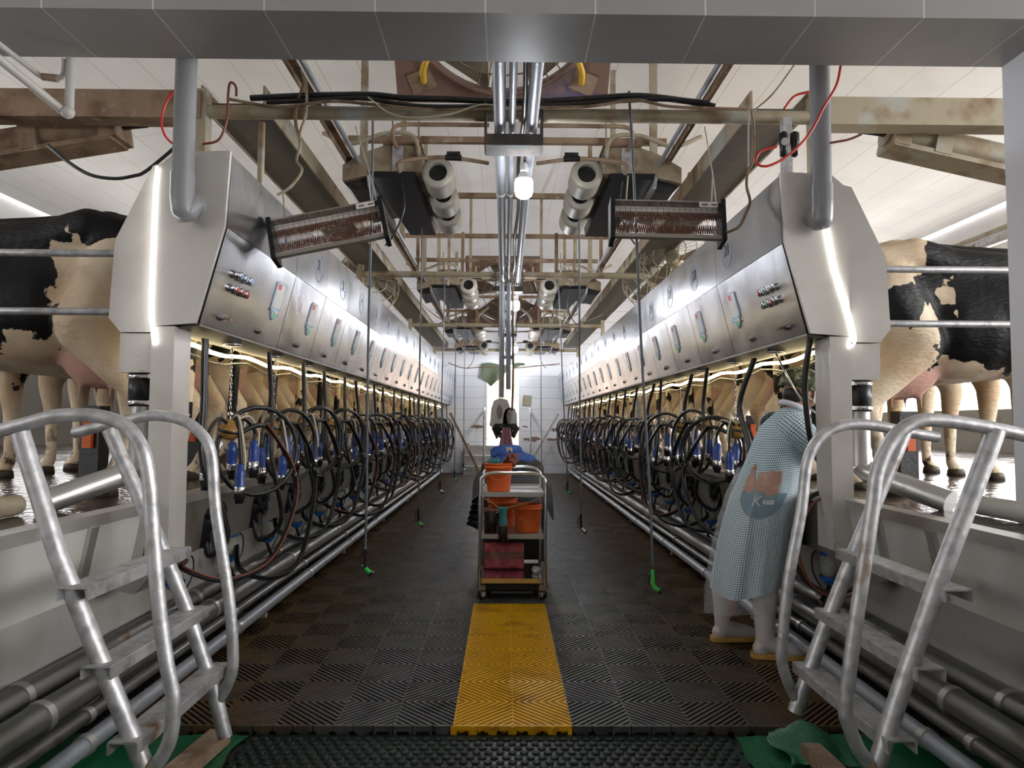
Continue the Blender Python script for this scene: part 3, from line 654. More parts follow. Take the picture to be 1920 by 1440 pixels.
for key, S in SIDE.items():
    s = S['s']
    cabA, TA = make_cabinet(S, S['first'], True); cabB, TB = make_cabinet(S, S['pitch'], False)
    clus = [make_cluster(S, v+(0 if s < 0 else 3)) for v in range(3)]; puls = make_pulsator(S); met = make_meter(S)
    cows = [make_cow(me) for me in VARS]
    near = make_cow(cow_mesh(patch_left if s < 0 else patch_right))
    used = set()
    def inst(proto):
        if proto.name not in used: used.add(proto.name); return proto
        return copy_tree(proto)
    for k in range(S['n']):
        base = S['y0']+(S['first']-S['pitch'])+k*S['pitch']; od = ORD[k]
        if k == 0: c = cabA; c.location = (X_(S, 1.5), S['y0'], 1.72); number(c, TA, str(S['num']+1))
        else:
            c = inst(cabB)
            for ch in list(c.children):
                if ch.name.startswith('numeral'): bpy.data.objects.remove(ch)
            c.location = (X_(S, 1.5), base, 1.72); number(c, TB, str(S['num']+k+1))
        tag(c, f'stainless stall cabinet numbered {S["num"]+k+1}, {od} along the row {S["w"]}', 'cabinet', 'stall cabinets over the milking clusters '+S['w'])
        if s > 0 and k == 0: q = None
        else: q = inst(clus[(k*2+k//3) % 3]); q.location = (X_(S, 1.50), base+.26, 1.682)
        if q: q.rotation_euler.z = R(rnd.uniform(-9, 9)); q.scale = (1, rnd.uniform(.88, 1.10), rnd.uniform(.95, 1.05))
        if q: tag(q, f'blue and amber milking cluster with black hoses, {od} along the row {S["w"]}', 'milking cluster', 'milking clusters hanging '+S['w'])
        q = inst(puls); q.location = (X_(S, 1.625), base+.30, .70)
        tag(q, f'black pulsator on the pit wall, {od} along the row {S["w"]}', 'pulsator', 'pulsators on the pit wall '+S['w'])
        q = inst(met); q.location = (X_(S, 1.74), base+.18, .375)
        tag(q, f'blue-capped milk meter above the floor pipes, {od} along the row {S["w"]}', 'milk meter', 'milk meters '+S['w'])
        q = near if k == 0 else inst(cows[(k*3+(0 if s < 0 else 1)) % 4])
        dy = 0 if k == 0 else .03*(rnd.random()-.5)
        q.location = (X_(S, 1.79+(0 if k == 0 else .08*rnd.random())), base+.28+dy, .88); q.rotation_euler.z = (math.pi if s < 0 else 0)+(0 if k == 0 else R(2.4*(rnd.random()-.5)))
        q.scale = (1, .90 if k else .98, 1.05 if k == 0 and s < 0 else 1)
        lab = ('black cow with a cream hindquarter in the first stall opposite the worker' if s < 0 else "mostly black cow with a white rump spot in the first stall on the worker's side") if k == 0 else f'black and cream dairy cow in the {od} stall of the row {S["w"]}'
        tag(q, lab, 'cow', 'cows standing in the stalls '+S['w'])
    for q in [cabB]+clus+[puls, met]+cows:
        if q.name not in used:
            for ch in list(q.children_recursive): bpy.data.objects.remove(ch)
            bpy.data.objects.remove(q)
    yE = S['y0']+S['first']+S['pitch']*(S['n']-1)
    S['yE'] = yE
    W = S['w']
    # curb rail, fascia, ledge
    b = MB(); b.prism([(1.575, .905), (1.66, .905), (1.66, .885), (1.585, .885), (1.585, .86), (1.575, .86)], lambda p, t: V(S, p[0], t, p[1]), 1.0, WALL_Y-.05)
    tag(b.build('curb_rail', M['steel_dull']), f'long stainless curb edge under the cows {W}', 'curb rail')
    b = MB(); b.prism([(1.59, .86), (1.60, .86), (1.635, .60), (1.84, .56), (1.84, .55), (1.625, .585)], lambda p, t: V(S, p[0], t, p[1]), S['y0']+.12, WALL_Y-.05)
    tag(b.build('trim_fascia', M['fascia']), kind='structure')
    b = MB(); b.prism([(1.59, .86), (1.60, .86), (1.65, .60), (1.84, .58), (1.84, .57), (1.64, .585)], lambda p, t: V(S, p[0], t, p[1]), .6, S['y0']-.0)
    fc = b.build('trim_gutter', M['plastic_w']); tag(fc, kind='structure')
    # brackets on the gutter
    for yy in (1.95, 2.75, 3.15):
        tag(MB().prism([(1.572, .86), (1.592, .86), (1.642, .595), (1.622, .595)], lambda p, t: V(S, p[0], t, p[1]), yy, yy+.05).build('trim_bracket', M['steel_dull']), kind='structure')
    # floor pipes
    for (u, z, r_, m_, nm, lab) in ((1.80, .235, .052, 'pipe_dark', 'wall_pipe', 'thick steel pipe against the pit wall'), (1.665, .20, .055, 'pipe_dark', 'floor_pipe', 'thick steel milk line, second pipe from the pit wall'),
                                 (1.60, .135, .026, 'pipe_dark', 'floor_pipe', 'thin steel pipe between the thick line and the outer pipe'), (1.525, .085, .034, 'galv_blue', 'floor_pipe', 'outermost steel pipe beside the floor matting')):
        nm = 'steel_pipe'
        b = MB(); b.tube([V(S, u, .9, z), V(S, u, WALL_Y-.5, z)], r_, 16); o = empty(nm, V(S, u, .9, z)); o.location = (0, 0, 0)
        b.build('pipe_run', M[m_], o)
        yy = 2.55+rnd.random()*.3; b = MB(); b.cyl((0, 0, 0), (0, .035, 0), r_+.006, n=16); cme = b.mesh('coupling', M['steel_dull'])
        while yy < WALL_Y-1: meshobj('coupling', cme, o).location = V(S, u, yy, z); yy += 1.47
        tag(o, lab+' '+W, 'pipe', 'pipes along the foot of the pit wall '+W)
    for k in range(7):
        yy = 2.35+k*2.2; o = empty('pipe_bracket', V(S, 1.85, yy, .06)); 
        b = MB(); b.box(V(S, 1.5, yy, .03)-o.location, V(S, 1.85, yy+.045, .055)-o.location) ; b.cbox(V(S, 1.73, yy+.02, .1)-o.location, (.03, .045, .20)); b.build('arm', M['rust_light'], o)
        tag(o, f'tan steel bracket under the floor pipes {W}, {ORD[k]} along', 'bracket', 'pipe brackets '+W)
    # warm strip light behind the cabinets' lower edge
    b = MB(); pts = []
    yy = S['y0']+.12; k = 0
    while yy < yE-.1: pts.append(V(S, 1.625, yy, 1.655+.012*math.sin(k*1.3))); yy += .18; k += 1
    b.tube(pts, .012, 6); tag(b.build('strip_light', M['led_warm']), f'warm yellow strip light under the cabinets {W}', 'strip light')
    b = MB(); pts = [p+Vector((0, 0, -.035-.02*abs(math.sin(i*.55)))) for i, p in enumerate(pts)]
    b.tube(pts, .006, 5); tag(b.build('cable', M['cream_tube']), f'pale cable sagging under the warm strip light {W}', 'cable')
    # end plate and duct
    y0 = S['y0']
    o = empty('end_housing', V(S, 1.5, y0, 1.7)); L0 = o.location.copy()
    P = [(TU-.006, TZ+.01), (1.53, TZ), (1.60, 2.45), (1.615, 1.70), (BU+.005, BZ-.005), (KU-.004, KZ)]
    MB().prism(P, lambda p, t: V(S, p[0], t, p[1])-L0, y0-.035, y0-.016).build('end_plate', M['steel_warm'], o)
    MB().prism([(q[0]+.004, q[1]-.002) for q in P], lambda p, t: V(S, p[0], t, p[1])-L0, y0-.016, y0-.001).build('seal', M['blackp'], o)
    P2 = [(1.603, 2.465), (1.645, 2.455), (1.81, 2.10), (1.825, 1.74), (1.77, 1.675), (1.617, 1.675)]
    MB().prism(P2, lambda p, t: V(S, p[0], t, p[1])-L0, y0-.010, y0+.30).build('duct_cover', M['steel_warm'], o)
    MB().prism([(1.617, 1.67), (1.775, 1.67), (1.775, 1.49), (1.617, 1.49)], lambda p, t: V(S, p[0], t, p[1])-L0, y0+.0, y0+.20).build('duct_box', M['steel_warm'], o)
    if s > 0: pts = [at(x, y, y0-.045) for x, y in ((1552, 425), (1556, 450), (1566, 500), (1580, 545), (1594, 590), (1602, 622), (1603, 640), (1597, 650))]
    elif s < 0: pts = [V(S, 1.612, y0-.04, 2.44), V(S, 1.62, y0-.04, 2.3), V(S, 1.622, y0-.04, 1.8), V(S, 1.612, y0-.04, 1.69), V(S, 1.60, y0-.04, 1.62)]
    b = MB(); b.tube([p-L0 for p in smooth_path(pts, 5)], .006, 6); b.build('strip_light', M['led_strip'], o)
    tag(o, f'stainless end housing closing the cabinet row {W}', 'cabinet end')
    # standing duct pipe with rubber coupling
    cu_ = 1.705; yy = y0+.08
    o = empty('duct_pipe', V(S, cu_, yy, .9)); L0 = o.location.copy()
    b = MB(); b.lathe([(.055, 1.51), (.055, 1.44)], V(S, cu_, yy, 0)-L0, n=20); b.lathe([(.05, 1.36), (.05, 1.06)], V(S, cu_, yy, 0)-L0, n=20); b.build('upright', M['steel_dull'], o)
    b = MB(); b.lathe([(.0, 1.49), (.060, 1.49), (.061, 1.335), (0, 1.335)], V(S, cu_, yy, 0)-L0, n=20); b.build('rubber_sleeve', M['black'], o)['label'] = 'black rubber sleeve'
    for z in (1.475, 1.352):
        b = MB(); b.lathe([(.062, z-.01), (.065, z-.008), (.065, z+.008), (.062, z+.01)], V(S, cu_, yy, 0)-L0, n=20); b.cbox(V(S, cu_-.055, yy-.035, z)-L0, (.02, .02, .02)); b.build('hose_clamp', M['chrome'], o)
    b = MB(); b.tube([V(S, cu_, yy, 1.07)-L0, V(S, cu_+.03, yy-.02, 1.03)-L0, V(S, 1.93, yy-.36, .92)-L0], .052, 16); b.build('lower_leg', M['steel_dull'], o)
    tag(o, f'steel drain pipe with black rubber sleeve under the end housing {W}', 'pipe')
    # front post
    o = empty('cabinet_post', V(S, 1.58, y0, .63)); L0 = o.location.copy()
    MB().box(V(S, 1.512, y0-.03, .66)-L0, V(S, 1.617, y0+.14, 1.70)-L0).build('column', M['steel_warm'], o)
    MB().prism([(1.512, .66), (1.617, .66), (1.78, .52), (1.66, .49)], lambda p, t: V(S, p[0], t, p[1])-L0, y0-.03, y0+.14).build('bracket', M['steel_dull'], o)
    tag(o, f'square stainless post carrying the cabinet row {W}', 'post')
    # row posts further down
    for k in (6, 12, 18):
        yy = y0+1.1+k*S['pitch']-.05
        if yy > WALL_Y-.4: continue
        tag(MB().box(V(S, 1.61, yy, .9), V(S, 1.67, yy+.06, 1.69)).build('cabinet_post', M['galv']), f'slim steel post behind the hoses {W}, {ORD[k//6-1]} of the thin ones', 'post')
    # stall end rails
    for z, nm in ((2.065, 'upper'), (1.785, 'lower')):
        b = MB(); b.tube([V(S, 1.74, y0+.10, z), V(S, 4.6, y0+.10, z)], .018, 12)
        tag(b.build('stall_rail', M['galv']), f'{nm} horizontal tube rail beside the first cow {W}', 'rail')
    # breast rail far out, feed bar and gate posts among the legs
    for uu, z in ((4.3, 1.75), (4.3, 2.2)):
        b = MB(); b.tube([V(S, uu, 2.6, z), V(S, uu, WALL_Y-.2, z)], .03, 10)
        tag(b.build('stall_rail', M['galv']), f'{"lower" if z < 2 else "upper"} long tube running before the cows\' heads {W}', 'rail')
    for k in range(5):
        yy = y0+1.3+k*1.5
        b = MB(); b.cbox((0, 0, .24), (.12, .12, .48)); o = empty('floor_post', V(S, 2.62, yy, .88)); b.build('post', M['blackp'], o)
        MB().cbox((-.0, -.075, .30), (.055, .03, .17)).build('tag_box', M['orange'], o)['label'] = 'orange box'
        tag(o, f'short black post with an orange box among the cows\' legs {W}, {ORD[k]}', 'post', 'orange-boxed posts '+W)
    # white tube along the deck edge
    b = MB(); b.tube([V(S, 1.98, 1.4, .925), V(S, 1.98, y0-.35, .925)], .042, 14)
    tag(b.build('deck_pipe', M['plastic_w'] if s > 0 else M['rust_light']), f'{"white" if s > 0 else "brown"} pipe lying along the deck edge {W}', 'pipe')
# ------------------------------------------------------------------ ladders
def ladder(px, labs, S):
    """px: pixel readings of the near (2.2 m) and far (2.8 m) sides"""
    N, Fz = 2.2, 2.8
    o = empty('pit_ladder', at(*px['foot_far'], Fz)); L0 = o.location.copy()
    for key, d, r_ in (('near', N, .0275), ('far', Fz, .0275)):
        P = [at(*q, d)-L0 for q in px['str_'+key]]
        if key == 'near': P = [P[0]+(P[0]-P[1])*.30]+P
        b = MB(); b.tube(P, r_, 18); b.build('stringer', M['galv'], o)
        P = smooth_path([at(*q, d)-L0 for q in px['rail_'+key]], 5)
        b = MB(); b.tube(P, .0215, 16); b.build('handrail', M['galv'], o)
        w = at(*px['weld_'+key], d)-L0
        b = MB(); b.ell(w, .027, n=10, m=6); b.build('weld', M['rusty'], o)['label'] = 'rusty weld'
    for (a, c) in px['rungs']:
        p, q = at(*a, N)-L0, at(*c, Fz)-L0; z = (p.z+q.z)/2; x = (p.x+q.x)/2
        e = Vector((0, .05, 0)); p = Vector((x, p.y, z))-e; q = Vector((x, q.y, z))+e
        b = MB(); b.beam(p, q, .085, .006); sgn = 1
        for dx in (-.042, .042): b.beam(p+Vector((dx, 0, -.018)), q+Vector((dx, 0, -.018)), .006, .036)
        b.build('rung', M['galv'], o)
    return tag(o, labs, 'ladder')
ladder(dict(foot_far=(422, 1378),
    str_near=[(272, 1440), (182, 1222), (110, 1045), (38, 812)], str_far=[(422, 1382), (400, 1290), (345, 1130), (300, 1020), (205, 806)],
    rail_near=[(287, 1437), (302, 1421), (320, 1380), (325, 1313), (312, 1240), (297, 1127), (284, 960), (280, 905), (268, 845), (240, 803), (205, 785), (160, 778), (100, 781), (40, 797), (-60, 822)],
    rail_far=[(404, 1320), (414, 1306), (428, 1280), (437, 1238), (430, 1127), (405, 960), (396, 850), (370, 806), (333, 785), (285, 779), (245, 787), (200, 797), (139, 812)],
    weld_near=(284, 1438), weld_far=(406, 1322),
    rungs=[((150, 1096), (330, 1030)), ((205, 1232), (355, 1150)), ((255, 1375), (392, 1255))]),
    'galvanised tube ladder climbing to the deck opposite the worker', SIDE['L'])
ladder(dict(foot_far=(1490, 1335),
    str_near=[(1643, 1440), (1690, 1290), (1752, 1110), (1868, 806)], str_far=[(1490, 1335), (1545, 1180), (1600, 1040), (1697, 808)],
    rail_near=[(1632, 1432), (1610, 1405), (1592, 1360), (1586, 1325), (1600, 1200), (1635, 960), (1645, 885), (1672, 825), (1712, 793), (1760, 788), (1860, 803), (1990, 832)],
    rail_far=[(1500, 1320), (1482, 1290), (1467, 1245), (1467, 1200), (1480, 1080), (1502, 960), (1514, 865), (1540, 818), (1585, 797), (1640, 798), (1700, 810), (1758, 820)],
    weld_near=(1634, 1434), weld_far=(1500, 1322),
    rungs=[((1790, 1098), (1590, 1035)), ((1742, 1238), (1548, 1152)), ((1690, 1370), (1505, 1255))]),
    'galvanised tube ladder climbing to the deck beside the worker', SIDE['R'])

# ------------------------------------------------------------------ portal beam at the front
tag(MB().box((-2.35, 2.72, 2.885), (2.30, 3.10, 3.5)).build('panel_beam', M['soffit']), 'wide grey panelled beam crossing overhead in front of everything', 'beam')
tag(MB().box((2.235, 2.72, .88), (2.50, 3.10, 2.885)).build('portal_post', M['white_frame']), 'pale post under the worker-side end of the wide grey beam', 'post')
tag(MB().box((-2.50, 2.72, .88), (-2.275, 3.10, 2.885)).build('portal_post', M['white_frame']), 'pale post at the other end of the grey beam, opposite the worker', 'post')
# grey plastic down pipes with elbows into the end housings
for key, (x, yb, cx) in (('L', (350, 380, 18)), ('R', (1536, 400, -12))):
    S = SIDE[key]; Y = S['y0']-.115
    a = at(x, 110, Y); c = at(x+(0 if key == 'L' else -6), yb-30, Y); c.x = a.x; e = at(x+cx, yb+12, S['y0']-.03)
    o = empty('plastic_pipe', a); L0 = o.location.copy(); a.z = 3.25; a.y = c.y = S['y0']-.115; c.z = c.z
    b = MB(); b.cyl(a-L0, c-L0, .047, n=24); b.build('pipe_run', M['pvc'], o)
    b = MB(); b.lathe([(.052, .0), (.052, .06)], c-L0, (0, 0, 1), 24); 
    K = [c-L0, c-L0+Vector((0, 0, -.05)), Vector((c.x*.7+e.x*.3, Y+.01, c.z-.115))-L0, Vector((e.x, e.y-.045, e.z+.01))-L0, Vector((e.x, e.y+.012, e.z+.005))-L0]
    b.tube(smooth_path(K, 6), .051, 24); b.build('elbow', M['pvc'], o)
    tag(o, f'thick grey plastic pipe from the beam into the end housing {S["w"]}', 'pipe')
# thin tubes in the corner opposite the worker
b = MB(); b.tube([at(-20, 340, 2.4), at(60, 400-250+20, 2.9), at(124, 212, 3.0)], .017, 12) if 0 else None
o = empty('corner_pipe', at(125, 212, 3.0)); L0 = o.location.copy()
b = MB(); b.tube([p-L0 for p in (at(-60, 70, 2.6), at(0, 112, 2.75), at(118, 208, 3.0))], .018, 12); b.tube([p-L0 for p in (at(130, 204, 3.0), at(133, 110, 3.0))], .018, 12); b.build('pipe_run', M['plastic_w'], o)
b = MB(); b.ell(at(127, 210, 3.0)-L0, .028, n=14, m=8); b.build('elbow', M['plastic_w'], o)
tag(o, 'cream bent water pipe under the grey beam opposite the worker', 'pipe')
o = empty('corner_pipe', at(118, 140, 3.0)); L0 = o.location.copy()
b = MB(); b.tube([p-L0 for p in smooth_path([at(-60, 40, 2.7), at(0, 84, 2.8), at(62, 132, 3.0), at(84, 146, 3.02), at(108, 147, 3.02), at(120, 138, 3.02), at(122, 110, 3.0)], 3)], .012, 10); b.build('pipe_run', M['plastic_w'], o)
b = MB(); b.tube([p-L0 for p in (at(80, 144, 3.02), at(108, 147, 3.02))], .016, 10); b.build('tape_wrap', M['rusty'], o)['label'] = 'brown tape wrap'
tag(o, 'thinner cream bent pipe with brown tape under the grey beam', 'pipe')

# ------------------------------------------------------------------ overhead steel
XB = (-1.74, 1.78)
beamY = [4.0, 8.45, 12.9, 17.35]
for i, Y in enumerate(beamY):
    o = empty('cross_tube', (0, Y, 3.04)); b = MB(); b.tube([(XB[0], 0, 0), (XB[1], 0, 0)], .038, 16); b.build('tube', M['rust_light'], o)
    b = MB()
    for dx in (-.16, .16): b.box((.04+dx-.006, -.09, -.21), (.04+dx+.006, .07, .06))
    b.box((-.12, -.09, -.215), (.20, .07, -.20)); b.box((-.12, -.095, -.215), (.20, -.088, -.15)); b.build('saddle', M['saddle'], o)
    for x in XB: MB().box((x-.03, -.04, -.6), (x+.03, .04, .12)).build('hanger', M['rust_light'], o)
    tag(o, f'{ORD[i]} rusty cross tube holding the central pipes, counted from the grey beam', 'cross tube', 'cross tubes over the aisle')
    if i == 0:
        for sgn, W in ((-1, 'opposite the worker'), (1, "on the worker's side")):
            xx = XB[0] if sgn < 0 else XB[1]
            tag(MB().box((min(xx, sgn*4.6), Y-.05, 2.985), (max(xx, sgn*4.6), Y+.08, 3.145)).build('roof_beam', M['rust_light'] if sgn > 0 else M['rusty']), f'weathered steel beam running outward from the cross tube {W}', 'beam')
for x, r_, z, lab in ((-.037, .033, 2.925, 'thick silver pipe on the brace side'), (.030, .019, 2.915, 'thin silver pipe in the middle'), (.140, .032, 2.925, 'thick silver pipe beside the lamps')):
    o = empty('overhead_pipe', (x, 3.12, z)); b = MB(); b.tube([(0, 0, 0), (0, 14.9, 0)], r_, 14); b.build('pipe_run', M['galv_blue'], o)
    b = MB(); b.cyl((0, 0, 0), (0, .04, 0), r_+.005, n=14); cme = b.mesh('joint', M['steel_dull'])
    for k in range(6): meshobj('joint', cme, o).location = (0, 1.9+k*2.3, 0)
    tag(o, lab+', running overhead along the aisle', 'pipe', 'central overhead pipes')
for x, lab in ((.085, 'black cable slung between the overhead silver pipes'),):
    b = MB(); b.tube(smooth_path([(x+.01*math.sin(k*2), 3.12+k*.6, 2.95-.03*(k % 2)) for k in range(24)], 3), .012, 6); tag(b.build('cable', M['black']), lab, 'cable')
# long thin tubes, angle rails, flat channels both sides
for sgn, W in ((-1, 'opposite the worker'), (1, "on the worker's side")):
    off = 0 if sgn < 0 else .04
    b = MB(); b.tube([(sgn*1.10+off, 3.12, 3.20), (sgn*1.10+off, 17.9, 3.20)], .017, 10); tag(b.build('overhead_pipe', M['galv_blue']), f'slim bright tube running overhead the length of the aisle {W}', 'pipe')
    b = MB(); b.box((sgn*1.18+off-.025, 3.12, 3.24), (sgn*1.18+off+.025, 17.9, 3.25)); b.box((sgn*1.18+off-.025, 3.12, 3.20), (sgn*1.18+off-.02, 17.9, 3.25)); tag(b.build('angle_rail', M['rusty']), f'rusty angle rail beside the slim overhead tube {W}', 'rail')
    x0, x1 = sorted((sgn*1.45+off/2, sgn*1.82))
    o = empty('flat_channel', ((x0+x1)/2, 4.15, 3.15)); L0 = o.location.copy()
    MB().box(Vector((x0, 4.15, 3.15))-L0, Vector((x1, 17.9, 3.16))-L0).build('base_plate', M['dark'], o)
    for x in (x0, x1): MB().box(Vector((x-.006, 4.15, 3.14))-L0, Vector((x+.006, 17.9, 3.27))-L0).build('lip', M['rust_light'], o)
    tag(o, f'wide dark flat cable channel over the cabinets {W}', 'channel')
    for i in range(7):
        Y = 3.55+i*2.2; x = sgn*1.18+off
        b = MB().box((x-.03, Y, 3.24), (x+.03, Y+.035, 5.55-.165*abs(x)-.02)); tag(b.build('hanger_strap', M['rust_light']), f'{ORD[i]} upright strap holding the angle rail to the roof {W}', 'strap', 'roof straps '+W)
    for i in range(2):
        x = sgn*.64; Y = 3.60+i*9.1
        b = MB().box((x-.025, Y, 3.6), (x+.025, Y+.03, 5.4)); tag(b.build('hanger_strap', M['rust_light']), f'upright strap beside the {"near" if i == 0 else "far"} big box fan {W}', 'strap')
for i, Y in enumerate((5.8, 7.25, 8.85, 10.2, 11.6, 13.2, 14.9, 16.4)):
    b = MB().box((-1.32, Y, 3.60), (1.34, Y+.05, 3.65)); tag(b.build('cross_bar', M['rusty']), f'{ORD[i]} rusty square bar above the air units, counted from the grey beam', 'bar', 'rusty square bars under the roof')
# truss pieces
for i, Y in enumerate((8.6, 13.1)):
    for j, x in enumerate((-1.1, -.55, .6, 1.15)):
        tag(MB().box((x, Y, 3.10), (x+.04, Y+.04, 3.60)).build('upright_bar', M['rusty']), f'{ORD[j]} rusty upright above the {["second", "third"][i]} cross tube, counted from the brace side', 'bar', 'rusty uprights above the cross tubes')
# pneumatic rams outside
for key, pts, d in (('L', ((-120, 290), (225, 236)), 4.0), ('R', ((1660, 248), (2000, 325)), 4.0)):
    a, c = (at(*p, d+.24) for p in pts); o = empty('ram_cylinder', a); L0 = a.copy(); dirv = (c-a)
    mt = M['rusty'] if key == 'L' else M['rust_light']
    b = MB(); b.cyl(a-L0, c-L0, .085, n=18); b.build('barrel', mt, o)
    b = MB(); b.beam(a-L0+Vector((0, 0, -.1)), c-L0+Vector((0, 0, -.1)), .20, .03); b.build('cradle', mt, o)
    for t in ((.55, .97) if key == 'L' else (.06, .28)):
        p = a.lerp(c, t)-L0; b = MB(); b.beam(p-dirv.normalized()*.05, p+dirv.normalized()*.05, .21, .20); b.build('clamp_block', mt, o)
    e = c if key == 'L' else a; sg = 1 if key == 'L' else -1
    b = MB(); b.cyl(e-L0, e-L0+Vector((sg*.16, 0, .02)), .03, n=12); b.build('rod', M['blackp'], o)
    b = MB(); b.beam(e-L0+Vector((sg*.14, 0, .04)), e-L0+Vector((sg*.36, 0, .04)), .1, .05); b.build('tip_plate', mt, o)
    tag(o, f'long weathered gate cylinder under the roof beam {SIDE[key]["w"]}', 'cylinder')
# eave pipes on the worker's side
for i, z in enumerate((3.62, 3.85)):
    b = MB(); b.tube([(6.2+.4*i, 3.5, z), (6.2+.4*i, 18, z)], .07, 12); tag(b.build('eave_pipe', M['rust_light'] if i else M['galv']), f'{"upper" if i else "lower"} pipe running under the eave on the worker\'s side', 'pipe')
b = MB().box((5.2, 7.0, 2.95), (7.0, 7.08, 3.03)); tag(b.build('eave_bar', M['rust_light']), "pale bar over the cow's back under the eave on the worker's side", 'bar')
b = MB(); b.beam((-7, 6.5, 3.9), (-4.8, 6.5, 3.2), .12, .12); tag(b.build('eave_brace', M['rust_light']), 'slanting tan brace under the eave opposite the worker', 'brace')

# ------------------------------------------------------------------ box fans
def box_fan(name, c, side, rx, lab, blades=5, bars=True):
    o = empty(name, c); o.rotation_euler = (rx, 0, 0); h = side/2; rr = side*.455
    b = MB(); n = 48; D = .07
    ring = [Vector((rr*math.cos(2*math.pi*k/n), 0, rr*math.sin(2*math.pi*k/n))) for k in range(n)]
    sq = []
    for k in range(n):
        t = 2*math.pi*k/n; cx, cz = math.cos(t), math.sin(t); q = h/max(abs(cx), abs(cz)); sq.append(Vector((cx*q, 0, cz*q)))
    for y in (-D, D): b.quadv([p+Vector((0, y, 0)) for p in ring+sq], [(k, (k+1) % n, n+(k+1) % n, n+k) for k in range(n)])
    b.quadv([p+Vector((0, y, 0)) for y in (-D, D) for p in sq], [(k, (k+1) % n, n+(k+1) % n, n+k) for k in range(n)])
    b.quadv([p+Vector((0, y, 0)) for y in (-D, D) for p in ring], [(k, (k+1) % n, n+(k+1) % n, n+k) for k in range(n)], True)
    b.build('housing', M['fanframe'], o)
    b = MB(); b.tube([p+Vector((0, -D-.01, 0)) for p in ring], .018, 6, closed=True); b.build('rim', M['fanframe'], o)
    for k in range(blades):
        t = 2*math.pi*k/blades+.35; u = Vector((math.cos(t), 0, math.sin(t))); v = Vector((-math.sin(t), 0, math.cos(t)))
        b = MB(); P = [u*.10+v*.05, u*rr*.93+v*.20*side, u*rr*.93-v*.16*side, u*.10-v*.05]
        P = [p+Vector((0, (.07 if i in (0, 1) else -.03), 0)) for i, p in enumerate(P)]; b.quadv(P+[p+Vector((0, .006, 0)) for p in P], [(0,1,2,3),(7,6,5,4),(0,4,5,1),(1,5,6,2),(2,6,7,3),(3,7,4,0)]); b.build('blade', M['fanblade'], o)
    b = MB(); b.cyl((0, -.12, 0), (0, .12, 0), .11, n=16); b.build('hub', M['rusty'], o)
    b = MB()
    for q in (.22, .42, .62, .82): b.tube([p*q+Vector((0, -D-.015, 0)) for p in ring[::2]], .006, 4, closed=True)
    for k in range(16):
        t = 2*math.pi*k/16; e = .12 if k % 2 else -.12
        b.tube([Vector((.1*math.cos(t), -D-.015, .1*math.sin(t))), Vector((rr*math.cos(t+e), -D-.015, rr*math.sin(t+e)))], .005, 4)
    b.build('wire_guard', M['rusty'], o)
    for sx in (-1, 1):
        for sz in ((-1, 1)):
            b = MB(); b.tube(smooth_path([(sx*h*.74, -D-.02, sz*h*.80), (sx*h*.72, -D-.10, sz*h*.66), (sx*h*.62, -D-.10, sz*h*.50), (sx*h*.40, -D-.04, sz*h*.36)], 5), .022, 8); b.build('strut', M['yellowp'] if 'near' in lab or sz < 0 and 'grey beam' in lab else M['rust_light'], o)
            b = MB(); b.cbox((sx*h*.76, -D-.012, sz*h*.80), (.17, .012, .13), 0, 0, R(20*sx)); b.build('strut_plate', M['rusty'], o)
    return tag(o, lab, 'fan')
box_fan('box_fan', (-.03, 4.43, 4.10), 1.46, R(40), 'big brown box fan with yellow struts right behind the grey beam'.replace('right ', ''))
box_fan('box_fan', (-.03, 13.3, 3.72), 1.42, R(36), 'brown box fan hanging far down the aisle behind the second lamp')
for i, (px, py, Y, sz, lab) in enumerate(((690, 530, 8.8, .8, 'round cooling fan over the cows opposite the worker, close to its cabinets'), (1225, 520, 8.8, .8, "round cooling fan above the cabinets on the worker's side, the lower one"), (1262, 484, 7.6, .75, "round cooling fan above the cabinets on the worker's side, the higher one"), (1212, 478, 9.6, .7, "brown motor fan beside the flat channel on the worker's side"))):
    if i == 3: continue
    c = at(px, py, Y); o = empty('round_fan', c); rr = sz/2; o.rotation_euler = (R(-20), 0, R(35 if i == 0 else -35))
    n = 32; ring = [Vector((rr*math.cos(2*math.pi*k/n), 0, rr*math.sin(2*math.pi*k/n))) for k in range(n)]
    b = MB()
    for y, q in ((-.12, .5), (-.10, .8), (-.04, 1), (.08, 1)): b.tube([p*q+Vector((0, y, 0)) for p in ring], .007, 4, closed=True)
    for k in range(24):
        p = ring[(k*4)//3 % n]; b.tube([p*.15+Vector((0, -.13, 0)), p*.8+Vector((0, -.10, 0)), p+Vector((0, -.04, 0)), p+Vector((0, .08, 0))], .0035, 3)
    b.build('wire_guard', M['rust_light'], o)
    for k in range(3):
        t = 2*math.pi*k/3; u = Vector((math.cos(t), 0, math.sin(t))); v = Vector((-math.sin(t), 0, math.cos(t)))
        b = MB(); P = [u*.06+v*.03, u*rr*.9+v*.13, u*rr*.9-v*.1, u*.06-v*.03]; b.quadv([p+Vector((0, .02*(j < 2), 0)) for j, p in enumerate(P)]+[p+Vector((0, .005+.02*(j < 2), 0)) for j, p in enumerate(P)], [(0,1,2,3),(7,6,5,4),(0,4,5,1),(1,5,6,2),(2,6,7,3),(3,7,4,0)]); b.build('blade', M['fanblade'], o)
    b = MB(); b.cyl((0, -.05, 0), (0, .2, 0), .08, n=14); b.build('motor', M['rust_light'], o)
    b = MB(); b.tube([(0, .1, 0), (0, .1, 1.2)], .015, 6); b.build('hanger', M['rust_light'], o)
    tag(o, lab, 'fan')

